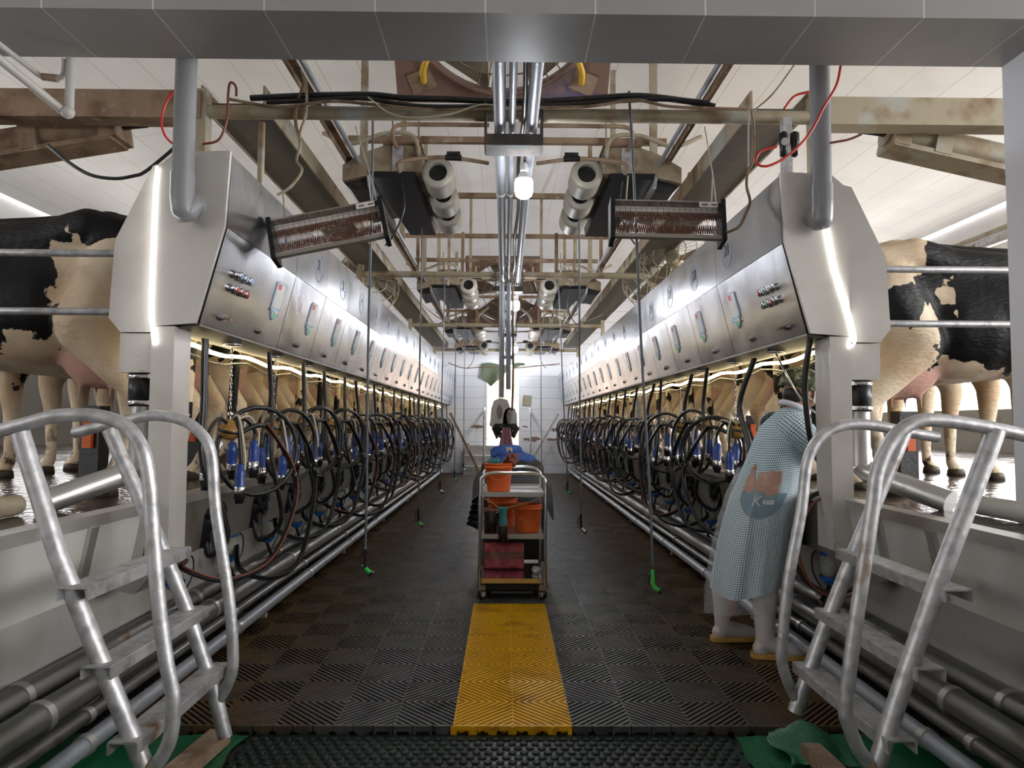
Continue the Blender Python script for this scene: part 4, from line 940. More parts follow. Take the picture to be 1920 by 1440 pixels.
# ------------------------------------------------------------------ overhead air units (a black tray, a housing, three filter drums)
def air_unit(s):
    """s=-1: drums on the + side (unit opposite the worker); origin at unit centre top"""
    o = empty('air_unit'); P = lambda a, y, z: Vector((-s*a, y, z))   # a: + towards the aisle centre
    # housing: chamfered, aisle-side block
    prof = [(-.46, -.02), (-.47, -.12), (-.40, .0), (-.24, .12), (-.10, .14), (.06, .14), (.10, .06), (.10, -.10), (-.1, -.14)]
    prof = [(-.47, -.10), (-.47, .02), (-.30, .12), (-.16, .17), (.10, .17), (.12, .12), (.12, -.03), (-.16, -.03)]
    b = MB(); b.prism(prof, lambda p, t: P(p[0], t, p[1]), 0, 1.15); b.build('housing', M['housing'], o)
    b = MB(); b.box(P(-.10, -.012, -.03), P(-.02, .0, .165)); b.build('front_strap', M['galv'], o)['label'] = 'pale metal strap'
    b = MB(); b.prism([(-.17, .18), (.12, .18), (.12, .17), (-.17, .17)], lambda p, t: P(p[0], t, p[1]), -.03, 1.0); b.build('lid', M['rusty'], o)
    # black tray underneath
    b = MB(); q0 = [P(-.27, -.02, -.035), P(.07, -.02, -.035), P(.10, 1.45, -.035), P(-.22, 1.45, -.035)]; q1 = [P(-.25, .0, -.075), P(.055, .0, -.075), P(.09, 1.42, -.13), P(-.15, 1.42, -.13)]
    b.quadv(q0+q1, [(0,1,2,3),(7,6,5,4),(0,4,5,1),(1,5,6,2),(2,6,7,3),(3,7,4,0)]); b.build('drip_tray', M['blackp'], o)['label'] = 'black tray'
    b = MB(); b.prism([(-.47, -.10), (-.28, -.04), (-.28, -.15), (-.42, -.15)], lambda p, t: P(p[0], t, p[1]), .05, .75); b.build('side_vent', M['black'], o)
    b = MB(); b.prism([(-.295, -.03), (-.275, -.03), (-.255, -.14), (-.28, -.14)], lambda p, t: P(p[0], t, p[1]), .0, 1.3); b.build('tray_edge', M['galv'], o)
    for k in range(3):
        c = P(.235, .02+k*.46, -.02-.02*k)
        b = MB(); b.lathe([(.07, .0), (.115, .0), (.122, .02)]+[(.122-(.0015 if j % 2 else 0), .02+j*.013) for j in range(1, 20)]+[(.115, .29), (.07, .29), (.07, 0)], c, (0, 1, 0), 28); b.build('filter_drum', M['filter'], o)
        b = MB(); b.lathe([(.075, .004), (.0, .004)], c+Vector((0, .05, 0)), (0, 1, 0), 20); b.build('drum_core', M['blackp'], o)
    b = MB(); b.tube(smooth_path([P(-.06, -.02, .14), P(-.09, -.06, .2), P(-.06, -.05, .30), P(.2, -.05, .31), P(.62, -.05, .31)], 5), .016, 8); b.build('water_pipe', M['rusty'], o)
    b = MB(); b.tube(smooth_path([P(-.04, -.02, -.04), P(-.05, -.07, .0), P(.02, -.08, .03), P(.3, -.06, .06), P(.62, -.03, .03)], 5), .014, 8); b.build('water_pipe', M['rusty'], o)
    b = MB(); b.cyl(P(.30, -.06, .06), P(.42, -.06, .055), .022, n=10); b.cbox(P(.36, -.06, .09), (.10, .03, .02)); b.build('valve', M['blackp'], o)
    b = MB(); b.tube(smooth_path([P(.1, -.01, .05), P(.06, -.05, .22), P(-.15, -.05, .24), P(-.4, -.03, .17), P(-.62, .0, .26)], 6), .016, 8); b.build('flex_hose', M['rust_light'], o)
    b = MB(); b.tube(smooth_path([P(-.02, -.03, -.1), P(.0, -.05, -.32), P(-.08, .0, -.5), P(-.16, .1, -.56)], 6), .007, 6); b.build('cable', M['black'], o)
    b = MB(); 
    for a, y in ((-.12, .1), (.08, .1), (-.12, 1.0), (.08, 1.0)): b.tube([P(a, y, .13), P(a, y, .45)], .006, 5)
    b.build('hanger_rod', M['rusty'], o)
    return o
for s, W in ((-1, 'opposite the worker'), (1, "on the worker's side")):
    pr = air_unit(s)
    for i, (Y, z) in enumerate(((5.2, 3.16), (9.65, 3.18), (13.95, 3.18), (17.0, 3.14))):
        q = pr if i == 0 else copy_tree(pr); q.location = (s*.78+.03 if s < 0 else .84, Y, z)
        if i == 3: q.scale = (1, .8, 1)
        tag(q, f'{ORD[i]} overhead air unit with black tray and three round filters {W}', 'air unit', 'overhead air units '+W)

# ------------------------------------------------------------------ lamps
def bulb(i, px, py, Y):
    c = at(px, py, Y); o = empty('lamp_bulb', c)
    b = MB(); b.lathe([(.0, -.068), (.030, -.065), (.050, -.050), (.057, -.02), (.058, .03), (.052, .05)], n=24); b.build('diffuser', M['led'], o)['label'] = 'glowing white diffuser'
    b = MB(); b.lathe([(.052, .05), (.045, .06), (.03, .09), (.022, .10)], n=20); b.build('collar', M['white'], o)
    b = MB(); b.lathe([(.020, .10), (.022, .12), (.020, .15), (.008, .16)], n=14); b.build('socket', M['white'], o)
    b = MB(); b.tube(smooth_path([(0, 0, .155), (.01, .0, .2), (-.006, 0, .25)], 4), .006, 6); b.build('cord', M['black'], o)
    tag(o, ['big glowing bulb hanging from the central pipes beside the grey beam', 'second glowing bulb, in front of the far box fan', 'third small glowing bulb, above the olive tarpaulin', 'fourth tiny glowing bulb just before the doorway'][i], 'lamp', 'lamps hanging from the central pipes')
    ld = bpy.data.lights.new('lamp_light', 'POINT'); ld.energy = (4, 9, 11, 8)[i]; ld.shadow_soft_size = .06; ld.color = (.92, .95, 1); l = bpy.data.objects.new('lamp_light', ld); col.objects.link(l); l.location = (c.x, c.y, c.z-.14)
for i, a in enumerate(((982, 352, 4.35), (966, 573, 8.9), (966, 655, 14.0), (958, 688, 17.3))): bulb(i, *a)

# ------------------------------------------------------------------ infra-red heaters
def heater(c, rot, lab):
    o = empty('infrared_heater', c); o.rotation_euler = rot; w, h, d = .60, .235, .10
    b = MB(); b.box((-w/2, .03, h/2-.006), (w/2, d, h/2)); b.box((-w/2, -.01, h/2-.02), (w/2, .03, h/2-.012)); b.build('top_rail', M['heat_frame'], o)
    b = MB(); b.box((-w/2, -.01, -h/2), (w/2, .02, -h/2+.022)); b.build('bottom_rail', M['heat_frame'], o)
    for sx in (-1, 1): MB().box((sx*w/2-.012, -.02, -h/2-.01), (sx*w/2+.012, d, h/2)).build('end_plate', M['blackp'] if sx*rot[1] >= 0 else M['blackp'], o)
    b = MB(); r_ = [( -.10, .05), (-.06, .085), (.0, .095), (.05, .085), (.10, .055)]
    for k in (3,): 
        (z0, y0), (z1, y1) = r_[k], r_[k+1]; b.quadv([(-w/2, y0, z0), (w/2, y0, z0), (w/2, y1, z1), (-w/2, y1, z1), (-w/2, y0+.002, z0), (w/2, y0+.002, z0), (w/2, y1+.002, z1), (-w/2, y1+.002, z1)], [(0,1,2,3), (7,6,5,4)])
    b.build('reflector', M['reflector'], o)
    for z in (-.045, .035):
        n = 46; b = MB(); P = []
        for k in range(n*4):
            x = -w/2+.02+(w-.04)*k/(n*4); P.append((x, .035+.0*math.sin(k), z+(.022 if (k//2) % 2 else -.022)))
        b.tube(P, .0028, 4); b.build('heating_element', M['heat_wire'], o)
    b = MB()
    for k in range(9):
        z = -h/2+.03+k*.024; b.tube([(-w/2, -.004, z), (w/2, -.004, z)], .0013, 4)
    for k in range(60):
        x = -w/2+.01+k*.00985; 
        if k % 3 == 0: b.tube([(x, -.004, -h/2+.02), (x, -.004, h/2-.02)], .0012, 4)
    b.build('wire_grille', M['heat_wire'], o)
    b = MB(); b.box((w/2-.13, -.014, h/2-.05), (w/2-.03, -.011, h/2-.018)); b.build('label_plate', M['white'], o)
    b = MB()
    for dx in (-.115, -.065): b.box((w/2+dx, -.0155, h/2-.04), (w/2+dx+.03, -.014, h/2-.03))
    b.build('label_print', M['rusty'], o)
    for x in (-w/2+.08, w/2-.05):
        b = MB(); b.tube([(x, .04, h/2), (x+.01, .03, h/2+.16)], .004, 5); b.build('stay', M['rust_light'], o)
    b = MB(); b.tube(smooth_path([(w/2-.02, .05, h/2), (w/2-.03, .06, h/2+.2), (w/2-.06, .08, h/2+.52)], 4), .0035, 5); b.build('hanging_chain', M['galv'], o)
    return tag(o, lab, 'heater')
heater(at(614, 427, 3.75), (R(-12), R(-12.5), R(3)), 'infrared heater tilted askew over the cabinets opposite the worker')
heater(at(1252, 410, 3.80), (R(-12), R(1.5), R(-2)), "level infrared heater hanging before the cabinets on the worker's side")

# ------------------------------------------------------------------ cables and hoses overhead
def cable(name, pts, r_, m_, lab, k=6, cat='cable'): 
    b = MB(); b.tube(smooth_path(pts, k), r_, 7); return tag(b.build(name, M[m_]), lab, cat)
rr_ = random.Random(3)
cabs = [('thick black cable lying along the first cross tube', .018, [(470, 184), (560, 180), (640, 178), (700, 178), (760, 184), (840, 186), (930, 190), (1020, 190), (1120, 184), (1200, 180), (1290, 190), (1340, 200)]),
        ('second black cable drooping along the first cross tube', .014, [(500, 192), (590, 188), (680, 184), (740, 194), (800, 200), (880, 200), (960, 198), (1060, 196), (1150, 190), (1250, 186), (1330, 193)]),
        ('thin brown cable loosely twisted along the first cross tube', .009, [(430, 186), (520, 200), (620, 190), (700, 196), (820, 206), (960, 202), (1100, 200), (1190, 188), (1260, 200), (1400, 205)]),
        ('pale thin cord slung across the first cross tube', .005, [(690, 182), (735, 214), (790, 220), (850, 212), (905, 196), (960, 205)])]
for i, (lab, r_, P) in enumerate(cabs): cable('cable', [at(x, y, 3.93-.018*i) for x, y in P], r_, ['black', 'black', 'rusty', 'cream_tube'][i], lab)
cable('cable', [at(x, y, 3.9) for x, y in ((545, 105), (572, 150), (574, 210), (562, 250), (563, 272), (556, 300), (566, 320), (545, 350), (520, 366))], .008, 'rust_light', 'brown looped cable hanging behind the tilted heater')
cable('cable', [at(x, y, 3.92) for x, y in ((573, 150), (556, 200), (555, 235), (564, 262))], .010, 'rusty', 'short brown hose loop tied beside the tilted heater')
cable('cable', [at(x, y, 3.75) for x, y in ((1408, 205), (1413, 240), (1411, 300), (1402, 322), (1400, 350), (1406, 378), (1398, 400), (1385, 425), (1362, 436))], .008, 'rusty', 'knotted brown cable hanging to the level heater')
cable('cable', [at(x, y, 3.9) for x, y in ((1404, 208), (1403, 250), (1403, 320))], .005, 'rust_light', 'thin tan cord hanging beside the knotted cable')
cable('cable', [at(x, y, 3.6) for x, y in ((1494, 115), (1450, 175), (1410, 210))], .005, 'rust_light', 'thin tan cord slanting down from the beam to the cross tube')
cable('red_hose', [at(x, y, 3.2) for x, y in ((1577, 118), (1568, 160), (1545, 200), (1518, 250), (1480, 290), (1440, 311), (1418, 305), (1425, 285), (1456, 275))], .006, 'cord_red', "red air line curling round the grey plastic pipe on the worker's side", cat='hose')
cable('red_hose', [at(x, y, 3.6) for x, y in ((1520, 172), (1490, 180), (1470, 205))], .007, 'cord_red', 'short red air line behind the grey plastic pipe near the first cross tube', cat='hose')
cable('red_hose', [at(x, y, 3.25) for x, y in ((1556, 268), (1590, 262), (1615, 252))], .006, 'rubber_red', 'dull red air line reaching toward the ram', cat='hose')
cable('red_hose', [at(x, y, 3.0+.35) for x, y in ((380, 270), (410, 262), (425, 225), (428, 175), (432, 155), (442, 162), (443, 180))], .006, 'rubber_red', 'dull red hose looping behind the grey plastic pipe opposite the worker', cat='hose')
cable('red_hose', [at(x, y, 3.35) for x, y in ((331, 168), (312, 190), (303, 225), (308, 252), (322, 268), (332, 271))], .006, 'cord_red', 'red hose curling out beside the grey plastic pipe opposite the worker', cat='hose')
cable('cable', [at(x, y, 3.6) for x, y in ((90, 272), (130, 305), (170, 328), (215, 335), (250, 330), (272, 322), (318, 285), (332, 270))], .009, 'black', 'black cable sagging under the roof opposite the worker')
# regulator
o = empty('air_regulator', at(1480, 262, 3.7)); L0 = o.location.copy()
for px, h_ in ((1469, 34), (1490, 44)):
    b = MB(); b.lathe([(.012, .06), (.024, .05), (.024, .0), (.020, -.02), (.020, -.07), (.0, -.08)], at(px, 268, 3.7)-L0, n=12); b.build('bowl', M['blackp'], o)
b = MB(); b.cyl(at(1472, 265, 3.66)-L0, at(1472, 265, 3.645)-L0, .02, n=14); b.build('dial', M['white'], o)
tag(o, "black air regulator with a round dial behind the grey plastic pipe", 'regulator')
b = MB().box(V(SIDE['R'], 1.48, 3.9, 2.5), V(SIDE['R'], 1.53, 3.95, 3.0)); tag(b.build('hanger_strap', M['galv']), "upright bar above the first cabinet on the worker's side", 'strap')
b = MB(); b.tube([V(SIDE['L'], 1.44, 4.1, 2.5), V(SIDE['L'], 1.44, 4.1, 3.02)], .02, 10); tag(b.build('hanger_strap', M['rust_light']), 'brown upright tube above the first cabinet opposite the worker', 'strap')
b = MB().box(V(SIDE['L'], 1.60, 3.5, 2.46), V(SIDE['L'], 1.64, 3.56, 3.0)); tag(b.build('hanger_strap', M['rust_light']), 'tan flat upright behind the grey plastic pipe opposite the worker', 'strap')
cable('cable', [at(x, y, 8.3) for x, y in ((780, 560), (830, 600), (900, 618), (950, 622), (1020, 618), (1090, 605), (1130, 590))], .006, 'rust_light', 'tan wire sagging across the aisle under the second cross tube')
cable('cable', [at(x, y, 16.6) for x, y in ((840, 680), (870, 690), (910, 688), (960, 690), (1010, 686), (1050, 682))], .012, 'rusty', 'brown cable sagging across the aisle before the far wall')

# ------------------------------------------------------------------ spray guns on hoses
def spray(px, ptop, pbot, Y, colr, lab):
    b_ = at(px[1], pbot, Y); t_ = at(px[0], ptop, Y); t_.z = 3.20; o = empty('spray_hose', b_); L0 = b_.copy()
    top = t_-L0; sag = [top.lerp(Vector((0, 0, .17)), k/8)+Vector((.003*math.sin(k*1.1), .003*math.sin(k*.7+1), 0)) for k in range(9)]; sag[-1] = Vector((0, 0, .17))
    b = MB(); b.tube(smooth_path(sag, 3), .0075, 7); b.build('hose', M['hose_grey'], o)
    b = MB(); b.tube(smooth_path([(0, 0, .18), (0, 0, .12), (.002, 0, .06), (.01, 0, .03)], 3), .015, 10); g = b.build('grip', M[colr[0]], o)
    b = MB(); b.tube(smooth_path([(.005, 0, .04), (.025, -.004, .015), (.05, -.01, .0)], 3), .018, 10, rs=None); b.build('head', M[colr[1]], o)
    b = MB(); b.cyl((.045, -.01, .004), (.062, -.013, -.008), .024, n=14); b.build('rose', M['blackp'], o)
    b = MB(); b.tube(smooth_path([(-.012, 0, .15), (-.035, 0, .12), (-.03, 0, .06), (-.012, 0, .04)], 3), .005, 6); b.build('trigger', M['blackp'], o)
    b = MB(); b.cyl((-.02, 0, .055), (.0, 0, .055), .007, n=8); b.build('pin', M['chrome'], o)
    for ch in o.children:
        if not ch.name.startswith('hose'): ch.scale = (.8, .8, .8) if colr[0] != 'green' else (.72, .72, .62)
        elif colr[0] == 'green' or 1: ch.location.z = -.035
    tag(o, lab, 'spray gun', 'spray guns hanging over the aisle')
spray((697, 684), 340, 1075, 4.3, ('blackp', 'green'), 'spray gun with black grip and green head hanging on the tallest hose opposite the worker')
spray((789, 784), 540, 985, 6.4, ('blackp', 'green'), 'spray gun with small green head on the second hose opposite the worker')
spray((833, 825), 600, 923, 9.2, ('blackp', 'chrome'), 'black and chrome spray gun on the third hose opposite the worker')
spray((854, 852), 640, 900, 11.5, ('blackp', 'green'), 'spray gun with green head on the fourth hose opposite the worker')
spray((871, 869), 660, 882, 13.9, ('blackp', 'chrome'), 'small black spray gun on the last hose opposite the worker')
spray((1180, 1224), 340, 1107, 3.95, ('green', 'green'), "all green spray gun hanging on the longest hose near the worker")
spray((1085, 1089), 540, 997, 5.9, ('blackp', 'chrome'), "black and chrome spray gun on the second hose on the worker's side")
spray((1046, 1064), 600, 925, 9.1, ('blackp', 'green'), "spray gun with green tip on the third hose on the worker's side")
spray((1014, 1015), 660, 880, 14.0, ('blackp', 'chrome'), "thin far hose with spray gun on the worker's side, by the far wall")

# ------------------------------------------------------------------ central drop pipes with the hanging jug shapes
o = empty('drop_pipe', at(947, 790, 8.2)); L0 = o.location.copy()
for px, r_ in ((940, .030), (953, .026)):
    b = MB(); a = at(px, 745 if px < 950 else 730, 8.2)-L0; t = Vector((a.x, a.y, 2.93-L0.z)); b.tube([t, a], r_, 12); b.build('upright', M['galv_blue'], o)
b = MB(); a = at(960, 770, 8.15)-L0; b.tube(smooth_path([Vector((a.x, a.y, 2.9-L0.z)), a+Vector((.01, 0, .4)), a], 5), .012, 6); b.build('hose', M['rusty'], o)
for px, py, sx in ((938, 776, .17), (956, 785, .12)):
    c = at(px, py, 8.18)-L0
    Pp = [(-.52, -.66), (.48, -.76), (.6, -.66), (.56, .30), (.40, .70), (.0, .80), (-.36, .66), (-.50, .30), (-.60, -.56)]
    b = MB(); b.prism([(p[0]*sx*1.2, p[1]*sx*1.35) for p in Pp], lambda p, t: c+Vector((p[0], t, p[1])), -.03, .05); b.build('white_plate', M['white'], o)
    b = MB(); b.ell(c+Vector((-.01, -.035, .02)), (.030, .02, .085), n=12, m=8); b.build('hook', M['rust_light'], o)
tag(o, 'pair of silver drop pipes ending in white plates above the trolley', 'pipe')
b = MB(); c = at(948, 800, 8.1)
for k in range(26):
    t = k/26*2*math.pi; b.tube([c+Vector((.11*math.cos(t), .06*math.sin(t), .03)), c+Vector((.15*math.cos(t+.3), .08*math.sin(t), -.02)), c+Vector((.10*math.cos(t+.5), .07*math.sin(t), -.09-.05*rr_.random()))], .012, 5)
tag(b.build('black_mop', M['seat'], None), 'black frayed mop head hanging above the pink cloth', 'mop')

# ------------------------------------------------------------------ trolley and what it carries
TY = 5.15; c0 = at(960.5, 1118, TY); cx = c0.x; W2 = .235; D = .72
o = empty('trolley', (cx, TY+D/2, 0)); L0 = o.location.copy(); LV = lambda x, y, z: Vector((cx+x, TY+y, z))-L0
for y in (0, D):
    b = MB(); H = .905 if y == 0 else .905
    b.tube(smooth_path([LV(-W2, y, .10), LV(-W2, y, .5), LV(-W2, y, H-.09), LV(-W2+.025, y, H-.025), LV(-W2+.09, y, H), LV(0, y, H), LV(W2-.09, y, H), LV(W2-.025, y, H-.025), LV(W2, y, H-.09), LV(W2, y, .5), LV(W2, y, .10)], 5), .0125, 12); b.build('frame', M['chrome'], o)
for z in (.745, .445, .130):
    b = MB(); b.box(LV(-W2+.014, .01, z), LV(W2-.014, D-.01, z+.008)); b.box(LV(-W2+.014, .004, z-.012), LV(W2-.014, .012, z+.022)); b.box(LV(-W2+.014, D-.012, z-.012), LV(W2-.014, D-.004, z+.022))
    for x in (-W2+.014, W2-.020): b.box(LV(x, .01, z-.012), LV(x+.006, D-.01, z+.022))
    b.build('shelf', M['steel_dull'] if z > .2 else M['chrome'], o)
for x in (-W2+.02, W2-.02):
    for y in (.02, D-.02):
        b = MB(); b.cbox(LV(x, y, .085), (.045, .05, .03)); b.box(LV(x-.025, y-.02, .02), LV(x-.021, y+.02, .08)); b.build('caster_fork', M['rusty'], o)
        b = MB(); wd = (1, -1.1 if x < 0 else 1.1, 0); b.lathe([(.0, -.014), (.034, -.014), (.037, -.010), (.037, .010), (.034, .014), (0, .014)], LV(x+.0, y, .037), wd, 18); b.build('wheel', M['blackp'], o)
        b = MB(); b.lathe([(.0, -.016), (.022, -.016), (.022, .016), (0, .016)], LV(x, y, .037), wd, 14); b.build('wheel_hub', M['plastic_w'], o)
b = MB(); b.box(LV(-.20, .05, .06), LV(.20, D-.05, .105)); b.tube([LV(-.15, .03, .045), LV(.15, .03, .045)], .014, 8); b.box(LV(-.19, .10, .005), LV(.19, .13, .10)); b.build('underframe', M['seat'], o)  # black block stands for dark machinery and the shadow beneath the low shelf
tag(o, 'three-tier stainless trolley standing on the black matting behind the yellow runner', 'trolley')
def bucket(x, y, z, r_, h, lab, rim=True):
    o = empty('bucket', (cx+x, TY+y, z))
    b = MB(); b.lathe([(0, .0), (r_*.80, 0), (r_*.82, .01), (r_*.97, h*.82), (r_*1.03, h*.83), (r_*1.03, h*.86), (r_*.98, h*.87), (r_, h*.93), (r_*1.04, h*.96), (r_*1.04, h), (r_*.96, h), (r_*.93, h*.8), (r_*.78, .012), (0, .012)], n=32); b.build('body', M['orange'], o)
    b = MB(); b.tube(smooth_path([(r_*.98, -.0, h*.86), (r_*.6, -r_*.95, h*.55), (0, -r_*1.08, h*.42), (-r_*.6, -r_*.95, h*.55), (-r_*.98, 0, h*.86)], 5), .004, 6); b.build('handle', M['orange'], o)
    for sx in (-1, 1): b = MB(); b.cbox((sx*r_*1.0, 0, h*.87), (.012, .03, .03)); b.build('handle_lug', M['orange'], o)
    tag(o, lab, 'bucket'); return o
bucket(-.105, .25, .754, .105, .21, 'orange bucket standing on the top shelf of the trolley')
bucket(.115, .24, .454, .105, .205, 'orange bucket with its handle down on the middle shelf, nearer the worker')
bucket(-.075, .48, .454, .115, .225, 'orange bucket on the middle shelf behind the dark jar')
# dark jar and teal-topped bottle
o = empty('dark_jar', (cx-.15, TY+.09, .454)); b = MB(); b.lathe([(0, 0), (.055, 0), (.058, .01), (.058, .16), (.054, .175), (0, .18)], n=24); b.build('body', M['darkglass'], o); b = MB(); b.lathe([(.056, .168), (.058, .172), (.058, .188), (0, .19)], n=24); b.build('lid', M['bag_brown'], o); tag(o, 'dark brown jar on the middle shelf of the trolley', 'jar')
o = empty('dip_cup', (cx-.070, TY-.035, .43)); b = MB(); b.lathe([(0, 0), (.032, 0), (.034, .01), (.034, .10), (.030, .115), (0, .115)], n=20); b.build('bottle', M['darkglass'], o)
b = MB(); b.lathe([(.030, .112), (.032, .125), (.024, .16), (.025, .20), (.034, .225), (.034, .235), (.026, .232), (.018, .205), (0, .20)], n=20); b.build('dip_head', M['teal'], o)['label'] = 'teal flared cup'
b = MB(); b.lathe([(0, .221), (.026, .222), (.026, .226), (0, .227)], n=16); b.build('foam', M['yellowp'], o); tag(o, 'teal-topped dipping cup hanging on string before the middle shelf', 'dip cup')
cable('string', [Vector((cx-.225, TY-.016, .735)), Vector((cx-.14, TY-.03, .69)), Vector((cx-.085, TY-.035, .652)), Vector((cx-.02, TY-.035, .665)), Vector((cx+.12, TY-.025, .70)), Vector((cx+.222, TY-.016, .745))], .003, 'rust_light', 'brown string tied across the trolley frame', cat='string')
# brown wrappers and green piece in the top bucket
def blob(name, c, r, m_, lab, cat, seed, amp=.25, n=28):
    r_ = random.Random(seed); K = [(r_.uniform(2, 6), r_.uniform(2, 6), r_.random()*6) for _ in range(5)]
    def f(u, v):
        t = u*2*math.pi; p = v*math.pi; q = 1+amp*sum(math.sin(a*t+d)*math.sin(b_*p+d) for a, b_, d in K)/3 if 0 else 1+amp*sum(math.sin(round(a)*t+d)*math.sin(b_*p) for a, b_, d in K)/3
        return Vector((r[0]*math.sin(p)*math.cos(t), r[1]*math.sin(p)*math.sin(t), r[2]*math.cos(p)))*q+Vector(c)
    return tag(MB().grid(f, n, n//2).build(name, M[m_]), lab, cat)
blob('wrapper', (cx-.01, TY+.26, .98), (.055, .04, .045), 'bag_brown', 'crumpled brown wrapper sticking out of the top bucket', 'wrapper', 4, .5)
blob('green_rag', (cx-.14, TY+.27, .965), (.05, .04, .03), 'teal', 'small teal rag in the top bucket', 'rag', 9, .4)
# pink bag on the low shelf
def pillow(u, v):
    x = (u-.5)*2; z = (v-.5)*2; return x, z
def pinkf(sgn):
    def f(u, v):
        x, z = (u-.5)*.31, v*.20; th = .055*(1-abs(2*u-1)**4)**.5*(1-abs(2*v-1)**5)**.5
        return Vector((cx-.06+x, TY+.40+sgn*(th+.006*math.sin(u*23+v*7)), .142+z))
    return f
b = MB(); b.grid(pinkf(-1), 36, 20); b.grid(pinkf(1), 20, 12); o = b.build('pink_sack', M['pink']); tag(o, 'shiny pink sack with a brown band on the low trolley shelf', 'sack')
b = MB(); b.grid(lambda u, v: pinkf(-1)(u, .42+.26*v)+Vector((0, -.0035, 0)), 36, 4); b.build('printed_band', M['rusty'], o)['label'] = 'brown printed band'
b = MB()
for k in range(9):
    x0 = .08+k*.095
    for (a, c_, d_, e_) in ((0, .06, .47, .49), (.0, .055, .54, .56), (.0, .012, .47, .62), (.045, .057, .5, .62), (.02, .034, .45, .63)):
        if (k*3+int(a*100)) % 4 == 1: continue
        b.quadv([pinkf(-1)(x0+q[0], q[1])+Vector((0, -.006, 0)) for q in ((a, d_), (c_, d_), (c_, e_), (a, e_))], [(0, 1, 2, 3)])
b.build('printed_characters', M['pink'], o)
blob('cup', (cx+.18, TY+.28, .16), (.03, .06, .025), 'white', 'small white cup lying on the low shelf', 'cup', 3, .1)
# dark motor kit behind, under the heap
HY = 6.35; hx = at(960, 850, HY).x
o = empty('laundry_cart', (hx, HY, 0)); b = MB(); b.box((-.27, -.30, .10), (.27, .45, .60)); b.build('bin', M['seat'], o)
for x in (-.22, .22):
    b = MB(); b.lathe([(0, -.014), (.045, -.014), (.045, .014), (0, .014)], (x, -.26, .05), (1, 0, 0), 16); b.build('wheel', M['blackp'], o)
tag(o, 'dark cart behind the trolley, hidden under the heap of cloths', 'cart')
def heapf(seed, c, r, amp, sag=0):
    r_ = random.Random(seed); K = [(r_.randint(2, 7), r_.uniform(1, 4), r_.random()*6) for _ in range(6)]
    def f(u, v):
        t = u*2*math.pi; p = v*math.pi*.5
        q = 1+amp*sum(math.sin(a*t+d+v*2)*math.sin(b_*p+d) for a, b_, d in K)/3*v
        x, y, z = r[0]*math.sin(p)**.6*math.cos(t), r[1]*math.sin(p)**.6*math.sin(t), r[2]*math.cos(p)+.012*math.sin(5*t+7*v+r[0]*40)*math.sin(p)-(sag*(1+.5*math.sin(6*t+1)) if v > .8 else 0)*(v-.8)*5
        return Vector((x*q, y*q, z))+Vector(c)
    return f
hp = [((hx, HY+.02, .60), (.36, .42, .31), .09, .14, 'cloth_grey', 'large charcoal cloth heap draped over the cart behind the trolley'),
      ((hx-.0, HY-.02, .86), (.27, .28, .10), .10, .02, 'seat', 'black folded cloth under the blue towels'),
      ((hx+.01, HY-.02, .90), (.20, .22, .11), .12, .02, 'cloth_blue', 'crumpled bright blue towel, lower one on the heap'),
      ((hx-.04, HY+.02, .97), (.15, .16, .10), .14, .0, 'cloth_blue', 'crumpled blue towel topmost on the heap'),
      ((hx-.03, HY-.11, 1.02), (.035, .03, .03), .1, 0, 'cream_tube', 'small beige pad tucked between the blue towels')]
for i, (c, r, a, sg, m_, lab) in enumerate(hp): tag(MB().grid(heapf(i+3, c, r, a, sg), 72, 26).build('folded_cloth' if i else 'cloth_heap', M[m_]), lab, 'cloth')
for k in range(5):
    tag(MB().grid(lambda u, v, k=k: Vector((hx-.24-.10*math.sin(v*3.1)-.01*k, HY-.42+.5*u, .70-.045*k-.02*math.sin(v*5)-.16*v)), 16, 8).build('folded_cloth', M['cloth_grey']), f'{ORD[k]} drooping cloth corner from the top, on the heap side opposite the worker', 'cloth', 'cloth corners at the heap side')
tag(MB().grid(lambda u, v: Vector((hx-.05+.17*(u-.5)*(.5+.5*v), 7.9+.03*math.sin(u*19), 1.21-.24*v)), 24, 8).build('pink_cloth', M['pinkcloth']), 'light pink cloth hanging under the black mop head', 'cloth')
# distant boards and bits on the floor by the wall
tag(MB().box(at(866, 886, 17.6)*1, at(866, 886, 17.6)+Vector((.33, .1, .03))).build('red_block', M['cord_red']), 'flat red block on the floor near the far wall', 'block')
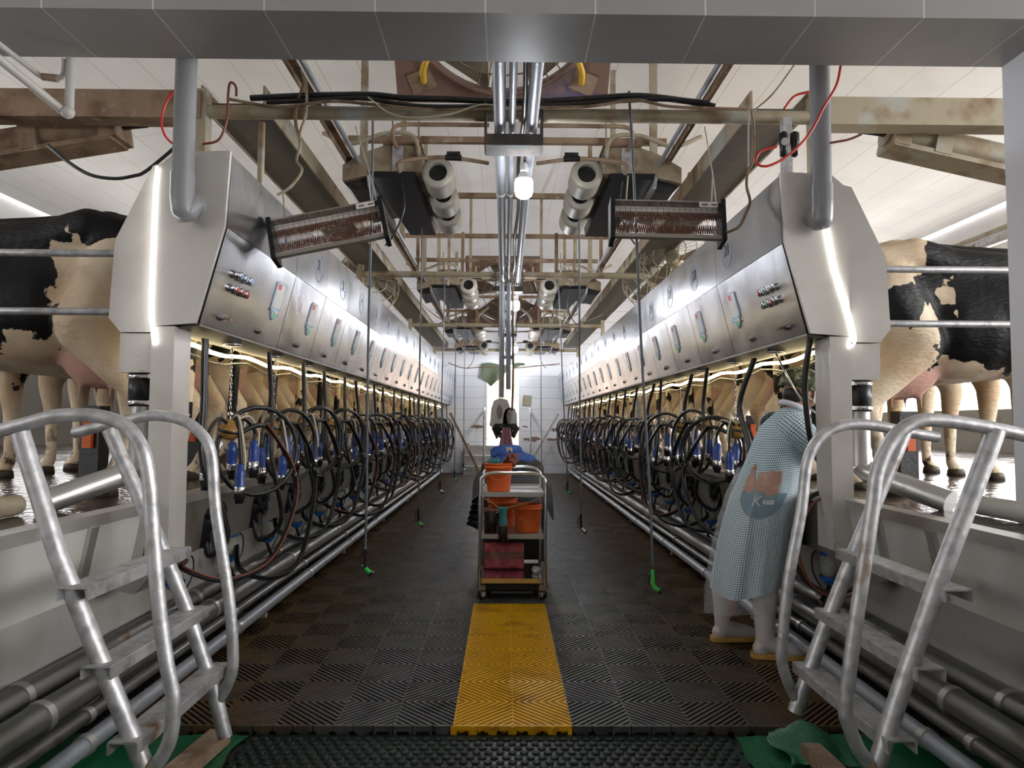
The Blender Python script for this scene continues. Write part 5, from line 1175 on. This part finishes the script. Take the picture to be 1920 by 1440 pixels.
# ------------------------------------------------------------------ the worker
PY = 4.02
def pw(px, py, Y=PY): return at(px, py, Y)
o = empty('person', (1.46, PY, 0)); L0 = o.location.copy()
def gingham():
    Mg = bpy.data.materials.new('gingham'); Mg.use_nodes = True; nt = Mg.node_tree; L = nt.links.new; b = nt.nodes['Principled BSDF']; b.inputs['Roughness'].default_value = .8
    tc = nd(nt, 'ShaderNodeUVMap'); sp = nd(nt, 'ShaderNodeSeparateXYZ'); L(tc.outputs[0], sp.inputs[0]); fs = []
    for i in (0, 1):
        m_ = nd(nt, 'ShaderNodeMath', operation='MULTIPLY'); m_.inputs[1].default_value = 1/.0125; L(sp.outputs[i], m_.inputs[0])
        f = nd(nt, 'ShaderNodeMath', operation='FRACT'); L(m_.outputs[0], f.inputs[0]); g = nd(nt, 'ShaderNodeMath', operation='LESS_THAN'); g.inputs[1].default_value = .52; L(f.outputs[0], g.inputs[0]); fs.append(g.outputs[0])
    mu = nd(nt, 'ShaderNodeMath', operation='MULTIPLY'); L(fs[0], mu.inputs[0]); L(fs[1], mu.inputs[1])
    ad = nd(nt, 'ShaderNodeMath', operation='ADD'); L(fs[0], ad.inputs[0]); L(fs[1], ad.inputs[1])
    m1 = nd(nt, 'ShaderNodeMix', data_type='RGBA'); L(mu.outputs[0], m1.inputs[0]); m1.inputs[7].default_value = (.025, .12, .17, 1)
    m2 = nd(nt, 'ShaderNodeMix', data_type='RGBA'); m2.inputs[6].default_value = (.74, .80, .82, 1); m2.inputs[7].default_value = (.47, .60, .66, 1); cl = nd(nt, 'ShaderNodeMath', operation='MINIMUM'); cl.inputs[1].default_value = 1; L(ad.outputs[0], cl.inputs[0]); L(cl.outputs[0], m2.inputs[0]); L(m2.outputs[2], m1.inputs[6])
    L(m1.outputs[2], b.inputs['Base Color'])
    # soft cloth folds
    tp = nd(nt, 'ShaderNodeNewGeometry'); mp = nd(nt, 'ShaderNodeMapping'); mp.inputs['Scale'].default_value = (1, 1, .3); L(tp.outputs['Position'], mp.inputs[0]); n = nd(nt, 'ShaderNodeTexNoise'); n.inputs['Scale'].default_value = 11; L(mp.outputs[0], n.inputs[0])
    bp = nd(nt, 'ShaderNodeBump'); bp.inputs['Strength'].default_value = .8; bp.inputs['Distance'].default_value = .04; L(n.outputs[0], bp.inputs['Height']); L(bp.outputs[0], b.inputs['Normal']); return Mg
M['gingham'] = gingham()
def clear_plastic():
    Mg = bpy.data.materials.new('clear_plastic'); Mg.use_nodes = True; nt = Mg.node_tree; L = nt.links.new; b = nt.nodes['Principled BSDF']; b.inputs['Base Color'].default_value = (.78, .82, .83, 1); b.inputs['Roughness'].default_value = .22
    b.inputs['Alpha'].default_value = .20; tp = nd(nt, 'ShaderNodeNewGeometry'); mp = nd(nt, 'ShaderNodeMapping'); mp.inputs['Scale'].default_value = (1, 1, .25); L(tp.outputs['Position'], mp.inputs[0]); n = nd(nt, 'ShaderNodeTexNoise'); n.inputs['Scale'].default_value = 9; L(mp.outputs[0], n.inputs[0])
    bp = nd(nt, 'ShaderNodeBump'); bp.inputs['Strength'].default_value = .9; bp.inputs['Distance'].default_value = .05; L(n.outputs[0], bp.inputs['Height']); L(bp.outputs[0], b.inputs['Normal']); return Mg
M['clearp'] = clear_plastic()
def camo(nt, L, cur, pos, b):
    for s, c, th in ((22, (.16, .15, .09), .52), (26, (.02, .03, .015), .55), (30, (.30, .28, .20), .62)):
        n = nd(nt, 'ShaderNodeTexNoise', noise_dimensions='4D'); n.inputs['Scale'].default_value = s; n.inputs['W'].default_value = s; n.inputs['Detail'].default_value = 1; L(pos, n.inputs['Vector'])
        g = nd(nt, 'ShaderNodeMath', operation='GREATER_THAN'); g.inputs[1].default_value = th; L(n.outputs[0], g.inputs[0]); mx = nd(nt, 'ShaderNodeMix', data_type='RGBA'); L(g.outputs[0], mx.inputs[0]); L(cur, mx.inputs[6]); mx.inputs[7].default_value = (*c, 1); cur = mx.outputs[2]
    return cur
M['camo'] = mat('camouflage', (.06, .075, .04), .8, extra=camo)
M['boot'] = mat('milky_boot', (.60, .57, .56), .3, spots=[((.50, .40, .42), 9, .55, .2)], coat=.3)
M['sole'] = mat('yellow_sole', (.55, .33, .08), .4)
M['glove'] = mat('blue_glove', (.20, .45, .60), .35)
# skeleton points (world)
hipc = Vector((1.46, PY+.02, .86)); chest = Vector((1.56, PY, 1.16)); neck = Vector((1.635, PY-.02, 1.34)); headc = Vector((1.68, PY-.02, 1.475))
shN, shF = Vector((1.595, PY-.155, 1.245)), Vector((1.60, PY+.155, 1.245))
elN, haN = Vector((1.74, PY-.20, 1.13)), Vector((1.88, PY-.12, 1.20)); elF, haF = Vector((1.74, PY+.17, 1.12)), Vector((1.87, PY+.10, 1.24))
anN, anF = Vector((1.425, PY-.10, .10)), Vector((1.29, PY+.20, .10)); knN, knF = Vector((1.46, PY-.09, .47)), Vector((1.40, PY+.14, .47))
b = MB()
b.limb([(hipc+Vector((0, 0, -.02)), .10), (hipc.lerp(chest, .5), .09), (chest, .10), (chest.lerp(neck, .5), .075)], 14)
b.ell(chest+Vector((0.02, 0, .04)), (.09, .14, .10))
b.limb([(chest.lerp(neck, .5), .07), (neck, .055), (headc+Vector((.01, 0, -.06)), .05)], 10)
for sh, el, ha in ((shN, elN, haN), (shF, elF, haF)): b.limb([(chest.lerp(sh, .7), .045), (sh, .05), (el, .042), (ha, .028)], 10)
for kn, an, q in ((knN, anN, -.08), (knF, anF, .08)): b.limb([(hipc+Vector((0, q, -.05)), .095), (kn, .06), (an, .042)], 10)
# head: cranium, jaw, nose, ear, brow
Hd = Matrix.Rotation(R(12), 3, 'Y')
b.ell(headc, (.098, .076, .105), Hd); b.ell(headc+Vector((.035, 0, -.055)), (.058, .056, .055)); b.limb([(headc+Vector((.088, 0, -.002)), .012), (headc+Vector((.108, 0, -.032)), .014)], 8)
for q in (-1, 1):
    b.ell(headc+Vector((-.008, q*.076, -.015)), (.020, .010, .030)); b.ell(headc+Vector((.082, q*.03, .012)), (.016, .018, .010))
b.limb([(headc+Vector((.088, -.02, -.062)), .009), (headc+Vector((.088, .02, -.062)), .009)], 6)
# hands with five fingers reaching for the udder
for ha, up in ((haN, 1), (haF, -1)):
    d = (ha-(elN if up > 0 else elF)).normalized(); sx_ = d.cross(Vector((0, 0, 1))).normalized(); nn = sx_.cross(d)
    palm = ha+d*.05; b.ell(palm, (.048, .04, .02)); b.limb([(ha, .026), (palm, .03), (palm+d*.035, .026)], 8)
    for i in range(4):
        r0_ = palm+d*.04+sx_*(i-1.5)*.021; L_ = (.068, .078, .072, .056)[i]
        b.limb([(r0_, .0095), (r0_+d*L_*.45+nn*.004, .009), (r0_+d*L_*.8-nn*.012, .0085), (r0_+d*L_*.92-nn*.034, .0075)], 6)
    t0 = palm-sx_*up*.03-d*.01; b.limb([(t0, .012), (t0-sx_*up*.028+d*.02, .010), (t0-sx_*up*.034+d*.052-nn*.01, .009)], 6)
b.v = [p-L0 for p in b.v]
me = remeshed(b, 'body', [M['skin']], .0075, 3); me.materials.clear(); me.materials.append(M['skin']); body = meshobj('body', me, o)
# sleeves and gown -------------------------------------------------
def uvset(ob, uvs):
    me = ob.data; uv = me.uv_layers.new(name='UVMap')
    for lp in me.loops: uv.data[lp.index].uv = uvs[lp.vertex_index]
# rings: (z, back x, front x, half width y, y centre)
G = [(1.372, 1.585, 1.69, .058, -.02), (1.335, 1.535, 1.71, .085, -.02), (1.295, 1.495, 1.725, .135, -.01), (1.25, 1.455, 1.725, .175, 0), (1.16, 1.415, 1.72, .19, 0), (1.06, 1.375, 1.695, .19, 0), (.96, 1.335, 1.665, .20, .01), (.86, 1.29, 1.645, .215, .02), (.74, 1.255, 1.635, .22, .03), (.60, 1.225, 1.625, .225, .04), (.46, 1.205, 1.60, .23, .05), (.33, 1.19, 1.57, .235, .06)]
def gsurf(t, z, grow=0, g=G, flare=0):
    """point on the gown at angle t (0 = toward the aisle/back, -90deg = toward the camera)"""
    zs = [q[0] for q in g]
    if z >= zs[0]: a = b_ = g[0]; f = 0
    elif z <= zs[-1]: a = b_ = g[-1]; f = 0
    else:
        for i in range(len(g)-1):
            if zs[i] >= z >= zs[i+1]: a, b_ = g[i], g[i+1]; f = (zs[i]-z)/(zs[i]-zs[i+1]); break
    xb, xf, w, yc = (a[k]+(b_[k]-a[k])*f for k in (1, 2, 3, 4))
    rx, ry = (xf-xb)/2+grow, w+grow; low = max(0, (1.0-z))
    fold = .016*low*math.sin(t*7+z*2)+.010*low*math.sin(t*13+1)
    return Vector(((xb+xf)/2-math.cos(t)*(rx+fold), PY+yc+math.sin(t)*(ry+fold), z))
def loft(name, zt, zb, grow, mname, nu=72, nv=60, t0=-math.pi, t1=math.pi, dz=None, parent=o):
    b = MB(); uvs = []
    for j in range(nv+1):
        for i in range(nu+1):
            t = t0+(t1-t0)*i/nu; z = zt+(zb-zt)*j/nv; uvs.append((t*.19, z))
    b.grid(lambda u, v: gsurf(t0+(t1-t0)*u, zt+(zb+(dz(u) if dz else 0)-zt)*v, grow)-L0, nu, nv)
    ob = bpy.data.objects.new(name, None); me = bpy.data.meshes.new(name); me.from_pydata([tuple(p) for p in b.v], [], b.f); me.polygons.foreach_set('use_smooth', b.sm); me.materials.append(M[mname])
    bpy.data.objects.remove(ob); ob = bpy.data.objects.new(name, me); col.objects.link(ob); ob.parent = parent; uvset(ob, uvs); return ob
gown = loft('gown', 1.36, .345, 0, 'gingham', dz=lambda u: .035*math.sin(u*12)); gown['label'] = 'light blue gingham gown'
ap = loft('apron', 1.02, .215, .028, 'clearp', nu=72, dz=lambda u: .06*math.sin(u*5+1)); ap['label'] = 'translucent plastic apron'
def sleeve(P, name):
    pts = smooth_path([p-L0 for p, r_ in P], 8); rs = []
    n = len(P)-1
    for i in range(len(pts)):
        f = min(i/8, n-1e-6); k = int(f); rs.append(P[k][1]+(P[k+1][1]-P[k][1])*(f-k)+.003*math.sin(i*1.9))
    b = MB(); b.tube(pts, .05, 20, caps=False, rs=rs)
    ob = bpy.data.objects.new(name, b.mesh(name, M['gingham'])); col.objects.link(ob); ob.parent = o
    uvset(ob, [((k % 20)/20*.34, (k//20)*.018) for k in range(len(b.v))]); return ob
sleeve([(Vector((1.575, PY-.10, 1.265)), .085), (Vector((1.60, PY-.165, 1.225)), .085), (Vector((1.665, PY-.195, 1.165)), .074), (elN, .066), (elN.lerp(haN, .75), .046)], 'sleeve')
sleeve([(Vector((1.575, PY+.10, 1.265)), .085), (Vector((1.605, PY+.165, 1.225)), .085), (elF, .066), (elF.lerp(haF, .75), .046)], 'sleeve')
# collar
b = MB(); b.tube([Vector((1.635+.068*math.cos(t), PY-.02+.072*math.sin(t), 1.365-.03*math.cos(t)))-L0 for t in [k*math.pi/10 for k in range(20)]], .016, 8, closed=True); b.build('collar', mat('lilac_collar', (.70, .68, .80), .8), o)['label'] = 'pale lilac collar'
# cap
def capf(u, v):
    t = u*2*math.pi; p = v*R(88); r_ = Vector((.112, .093, .098)); q = Vector((r_.x*math.sin(p)**.8*math.cos(t), r_.y*math.sin(p)**.8*math.sin(t), r_.z*math.cos(p)**.8))
    return Hd @ q + headc + Vector((-.008, 0, .022)) - L0
cap = MB().grid(capf, 36, 14); cap.grid(lambda u, v: Hd @ Vector((.118*math.cos(u*2*math.pi), .098*math.sin(u*2*math.pi), .022-.045*v)) + headc+Vector((-.008, 0, .012))-L0, 36, 3)
cp = cap.build('cap', M['camo'], o); cp['label'] = 'camouflage cap'
b = MB(); b.grid(lambda u, v: Hd @ Vector((.085+.075*v*math.cos((u-.5)*2.2), .085*math.sin((u-.5)*2.2), .02-.02*v)) + headc-L0, 14, 5); b.build('cap_peak', M['camo'], o)
# hair under the cap, at the nape
b = MB(); b.ell(headc+Vector((-.042, 0, -.035))-L0, (.062, .070, .062), Hd, 24, 14); b.build('hair', M['hair'], o)
# face mask and its loop
def maskf(u, v):
    a = (u-.5)*R(150); z = .030-.105*v; r_ = .074-.018*abs(v-.45)*2; rx = .083+.018*math.sin(v*math.pi)*math.cos(a)
    return Vector((rx*math.cos(a)+.018, r_*math.sin(a)*1.12, z-.012)) + headc - L0
b = MB(); b.grid(maskf, 20, 10); b.build('face_mask', M['white'], o)
b = MB()
for q in (-1, 1): b.tube(smooth_path([headc+Vector((.045, q*.078, .012))-L0, headc+Vector((.0, q*.086, .018))-L0, headc+Vector((-.03, q*.080, -.01))-L0, headc+Vector((-.005, q*.082, -.05))-L0, headc+Vector((.04, q*.074, -.075))-L0], 4), .0022, 5)
b.build('mask_loop', M['white'], o)
# gloves
for ha, el in ((haN, elN), (haF, elF)):
    d = (ha-el).normalized(); b = MB(); b.tube([ha-d*.09-L0, ha-d*.02-L0, ha+d*.03-L0], .04, 14, caps=False, rs=[.046, .036, .040]); b.build('glove_cuff', M['glove'], o)['label'] = 'light blue glove cuff'
# boots
def boot(an, yaw, lab=None):
    d = Vector((math.cos(yaw), math.sin(yaw), 0)); f = Vector((an.x, an.y, 0))
    b = MB(); b.limb([(f+Vector((0, 0, .33)), .068), (f+Vector((0, 0, .2)), .058), (f+Vector((0, 0, .09)), .050), (f+d*.06+Vector((0, 0, .062)), .046), (f+d*.13+Vector((0, 0, .048)), .042), (f+d*.175+Vector((0, 0, .042)), .034)], 14); b.ell(f-d*.02+Vector((0, 0, .05)), (.05, .042, .045))
    b.v = [p-L0 for p in b.v]; me = remeshed(b, 'boot', [M['boot']], .011, 3); me.materials.clear(); me.materials.append(M['boot']); bt = meshobj('boot', me, o); bt['label'] = 'milky white rubber boot'
    n = Vector((-d.y, d.x, 0)); P = [(-.07, -.035), (-.03, -.045), (.06, -.045), (.14, -.048), (.20, -.032), (.215, 0), (.20, .032), (.14, .048), (.06, .045), (-.03, .045), (-.07, .035), (-.078, 0)]
    b = MB(); b.prism(P, lambda p, t: f+d*p[0]+n*p[1]+Vector((0, 0, t))-L0, .002, .026); b.build('boot_sole', M['sole'], bt)['label'] = 'yellow sole'
boot(anN, R(-8)); boot(anF, R(4))
# printed pocket: dark teal half disc with K and a small name strip, brown flower shapes above
def onp(u, v, lift=.006, tc=-1.12, zc=.90): return gsurf(tc-u/.20, zc+v, lift)-L0
b = MB(); n = 26
P = [(0, .0)]+[(.135*math.cos(math.pi+math.pi*k/n), .128*math.sin(math.pi+math.pi*k/n)) for k in range(n+1)]
rings = 6; vs = []
for r_ in range(rings+1):
    for k in range(n+1):
        a = math.pi+math.pi*k/n; q = r_/rings; vs.append(onp(.135*math.cos(a)*q, .140*math.sin(a)*q))
b.quadv(vs, [(r_*(n+1)+k, r_*(n+1)+k+1, (r_+1)*(n+1)+k+1, (r_+1)*(n+1)+k) for r_ in range(rings) for k in range(n)], True)
pk = b.build('pocket_print', mat('print_teal', (.04, .16, .23), .6), o); pk['label'] = 'dark teal half-round print'
b = MB()
for k, (u0, v0, ru, rv) in enumerate(((-.11, .05, .030, .055), (-.12, .10, .014, .05), (-.02, .065, .055, .050), (.03, .07, .045, .05), (.035, .02, .042, .040), (-.035, .03, .03, .03), (-.09, .02, .025, .03))):
    m_ = 22; vs = [onp(u0, v0, .0085)]
    for j in range(m_):
        a = 2*math.pi*j/m_; q = 1+.16*math.sin(5*a+k)+.08*math.sin(9*a+2*k); vs.append(onp(u0+ru*q*math.cos(a), v0+rv*q*math.sin(a), .0085))
    b.quadv(vs, [(0, 1+j, 1+(j+1) % m_) for j in range(m_)], True)
b.build('flower_print', mat('print_brown', (.38, .13, .05), .6, spots=[((.55, .28, .14), 40, .5, .2)]), o)['label'] = 'orange-brown printed shapes'
def wrap_text(txt, size, u0, v0, mtl, name, lift):
    src = text_mesh(txt, size, mtl); me = src.copy()
    for v in me.vertices: v.co = onp(u0+v.co.x, v0+v.co.y, lift)
    return meshobj(name, me, o)
b = MB(); b.grid(lambda u, v: onp(.010+.058*u, -.062+.022*v, .0095), 6, 2); b.build('name_strip', M['white'], o)
PR = mat('print_white', (.75, .80, .80), .6)
wrap_text('K', .085, -.022, -.050, PR, 'letter', .0085)
wrap_text('EITH', .018, .039, -.051, M['ink'], 'lettering', .0115)
wrap_text('KEITH', .030, -.02, .30, M['ink'], 'lettering', .006) if 0 else None
tag(o, 'worker in camouflage cap, gingham gown and clear apron, leaning in to a cow', 'person')
# hose the worker holds, and hoses draping past
S = SIDE['R']
cable('hose', [V(S, 1.49, 3.62, 1.70), V(S, 1.475, 3.66, 1.5), V(S, 1.50, 3.68, 1.25), V(S, 1.54, 3.70, 1.12), V(S, 1.60, 3.72, 1.02)], .016, 'black', "thick black hose dropping before the worker's face", cat='hose')
cable('hose', [V(S, 1.60, 3.62, .95), V(S, 1.44, 3.60, .88), V(S, 1.36, 3.58, .70), V(S, 1.40, 3.56, .52), V(S, 1.52, 3.52, .44), V(S, 1.66, 3.5, .48)], .012, 'black', "black hose looping down past the worker's knees", cat='hose')
cable('hose', [V(S, 1.60, 3.60, .93), V(S, 1.46, 3.57, .86), V(S, 1.38, 3.55, .69), V(S, 1.42, 3.53, .50), V(S, 1.54, 3.5, .425), V(S, 1.67, 3.48, .46)], .007, 'rubber_red', "reddish hose looping beside the black one at the worker's knees", cat='hose')

cable('hanging_chain', [V(S, 1.50, 4.10, 1.68), V(S, 1.49, 4.02, 1.62), V(S, 1.50, 3.90, 1.50), V(S, 1.56, 3.86, 1.38), V(S, 1.66, 3.84, 1.30)], .006, 'chrome', "slack steel chain passing over the worker's shoulder", cat='chain')
# ------------------------------------------------------------------ light
w = bpy.data.worlds.new('sky'); sc.world = w; w.use_nodes = True; nt = w.node_tree; bg = nt.nodes['Background']; L = nt.links.new
tc = nd(nt, 'ShaderNodeTexCoord'); sp = nd(nt, 'ShaderNodeSeparateXYZ'); L(tc.outputs['Generated'], sp.inputs[0])
mr = nd(nt, 'ShaderNodeMapRange'); mr.inputs[1].default_value = -1; mr.inputs[2].default_value = 1; mr.inputs[3].default_value = .6; mr.inputs[4].default_value = 1.6; L(sp.outputs[0], mr.inputs[0])
bg.inputs[0].default_value = (1.0, .99, .985, 1); mu = nd(nt, 'ShaderNodeMath', operation='MULTIPLY'); mu.inputs[1].default_value = 2.2; L(mr.outputs[0], mu.inputs[0]); L(mu.outputs[0], bg.inputs[1])
vs_ = sc.view_settings; sc.display_settings.display_device = 'sRGB'
vs_.view_transform = 'Standard'; vs_.look = 'None'; vs_.gamma = 1; vs_.use_curve_mapping = False; vs_.exposure = 1.95
sc.cycles.max_bounces = 8; sc.cycles.diffuse_bounces = 4; sc.cycles.glossy_bounces = 4; sc.cycles.transparent_max_bounces = 10
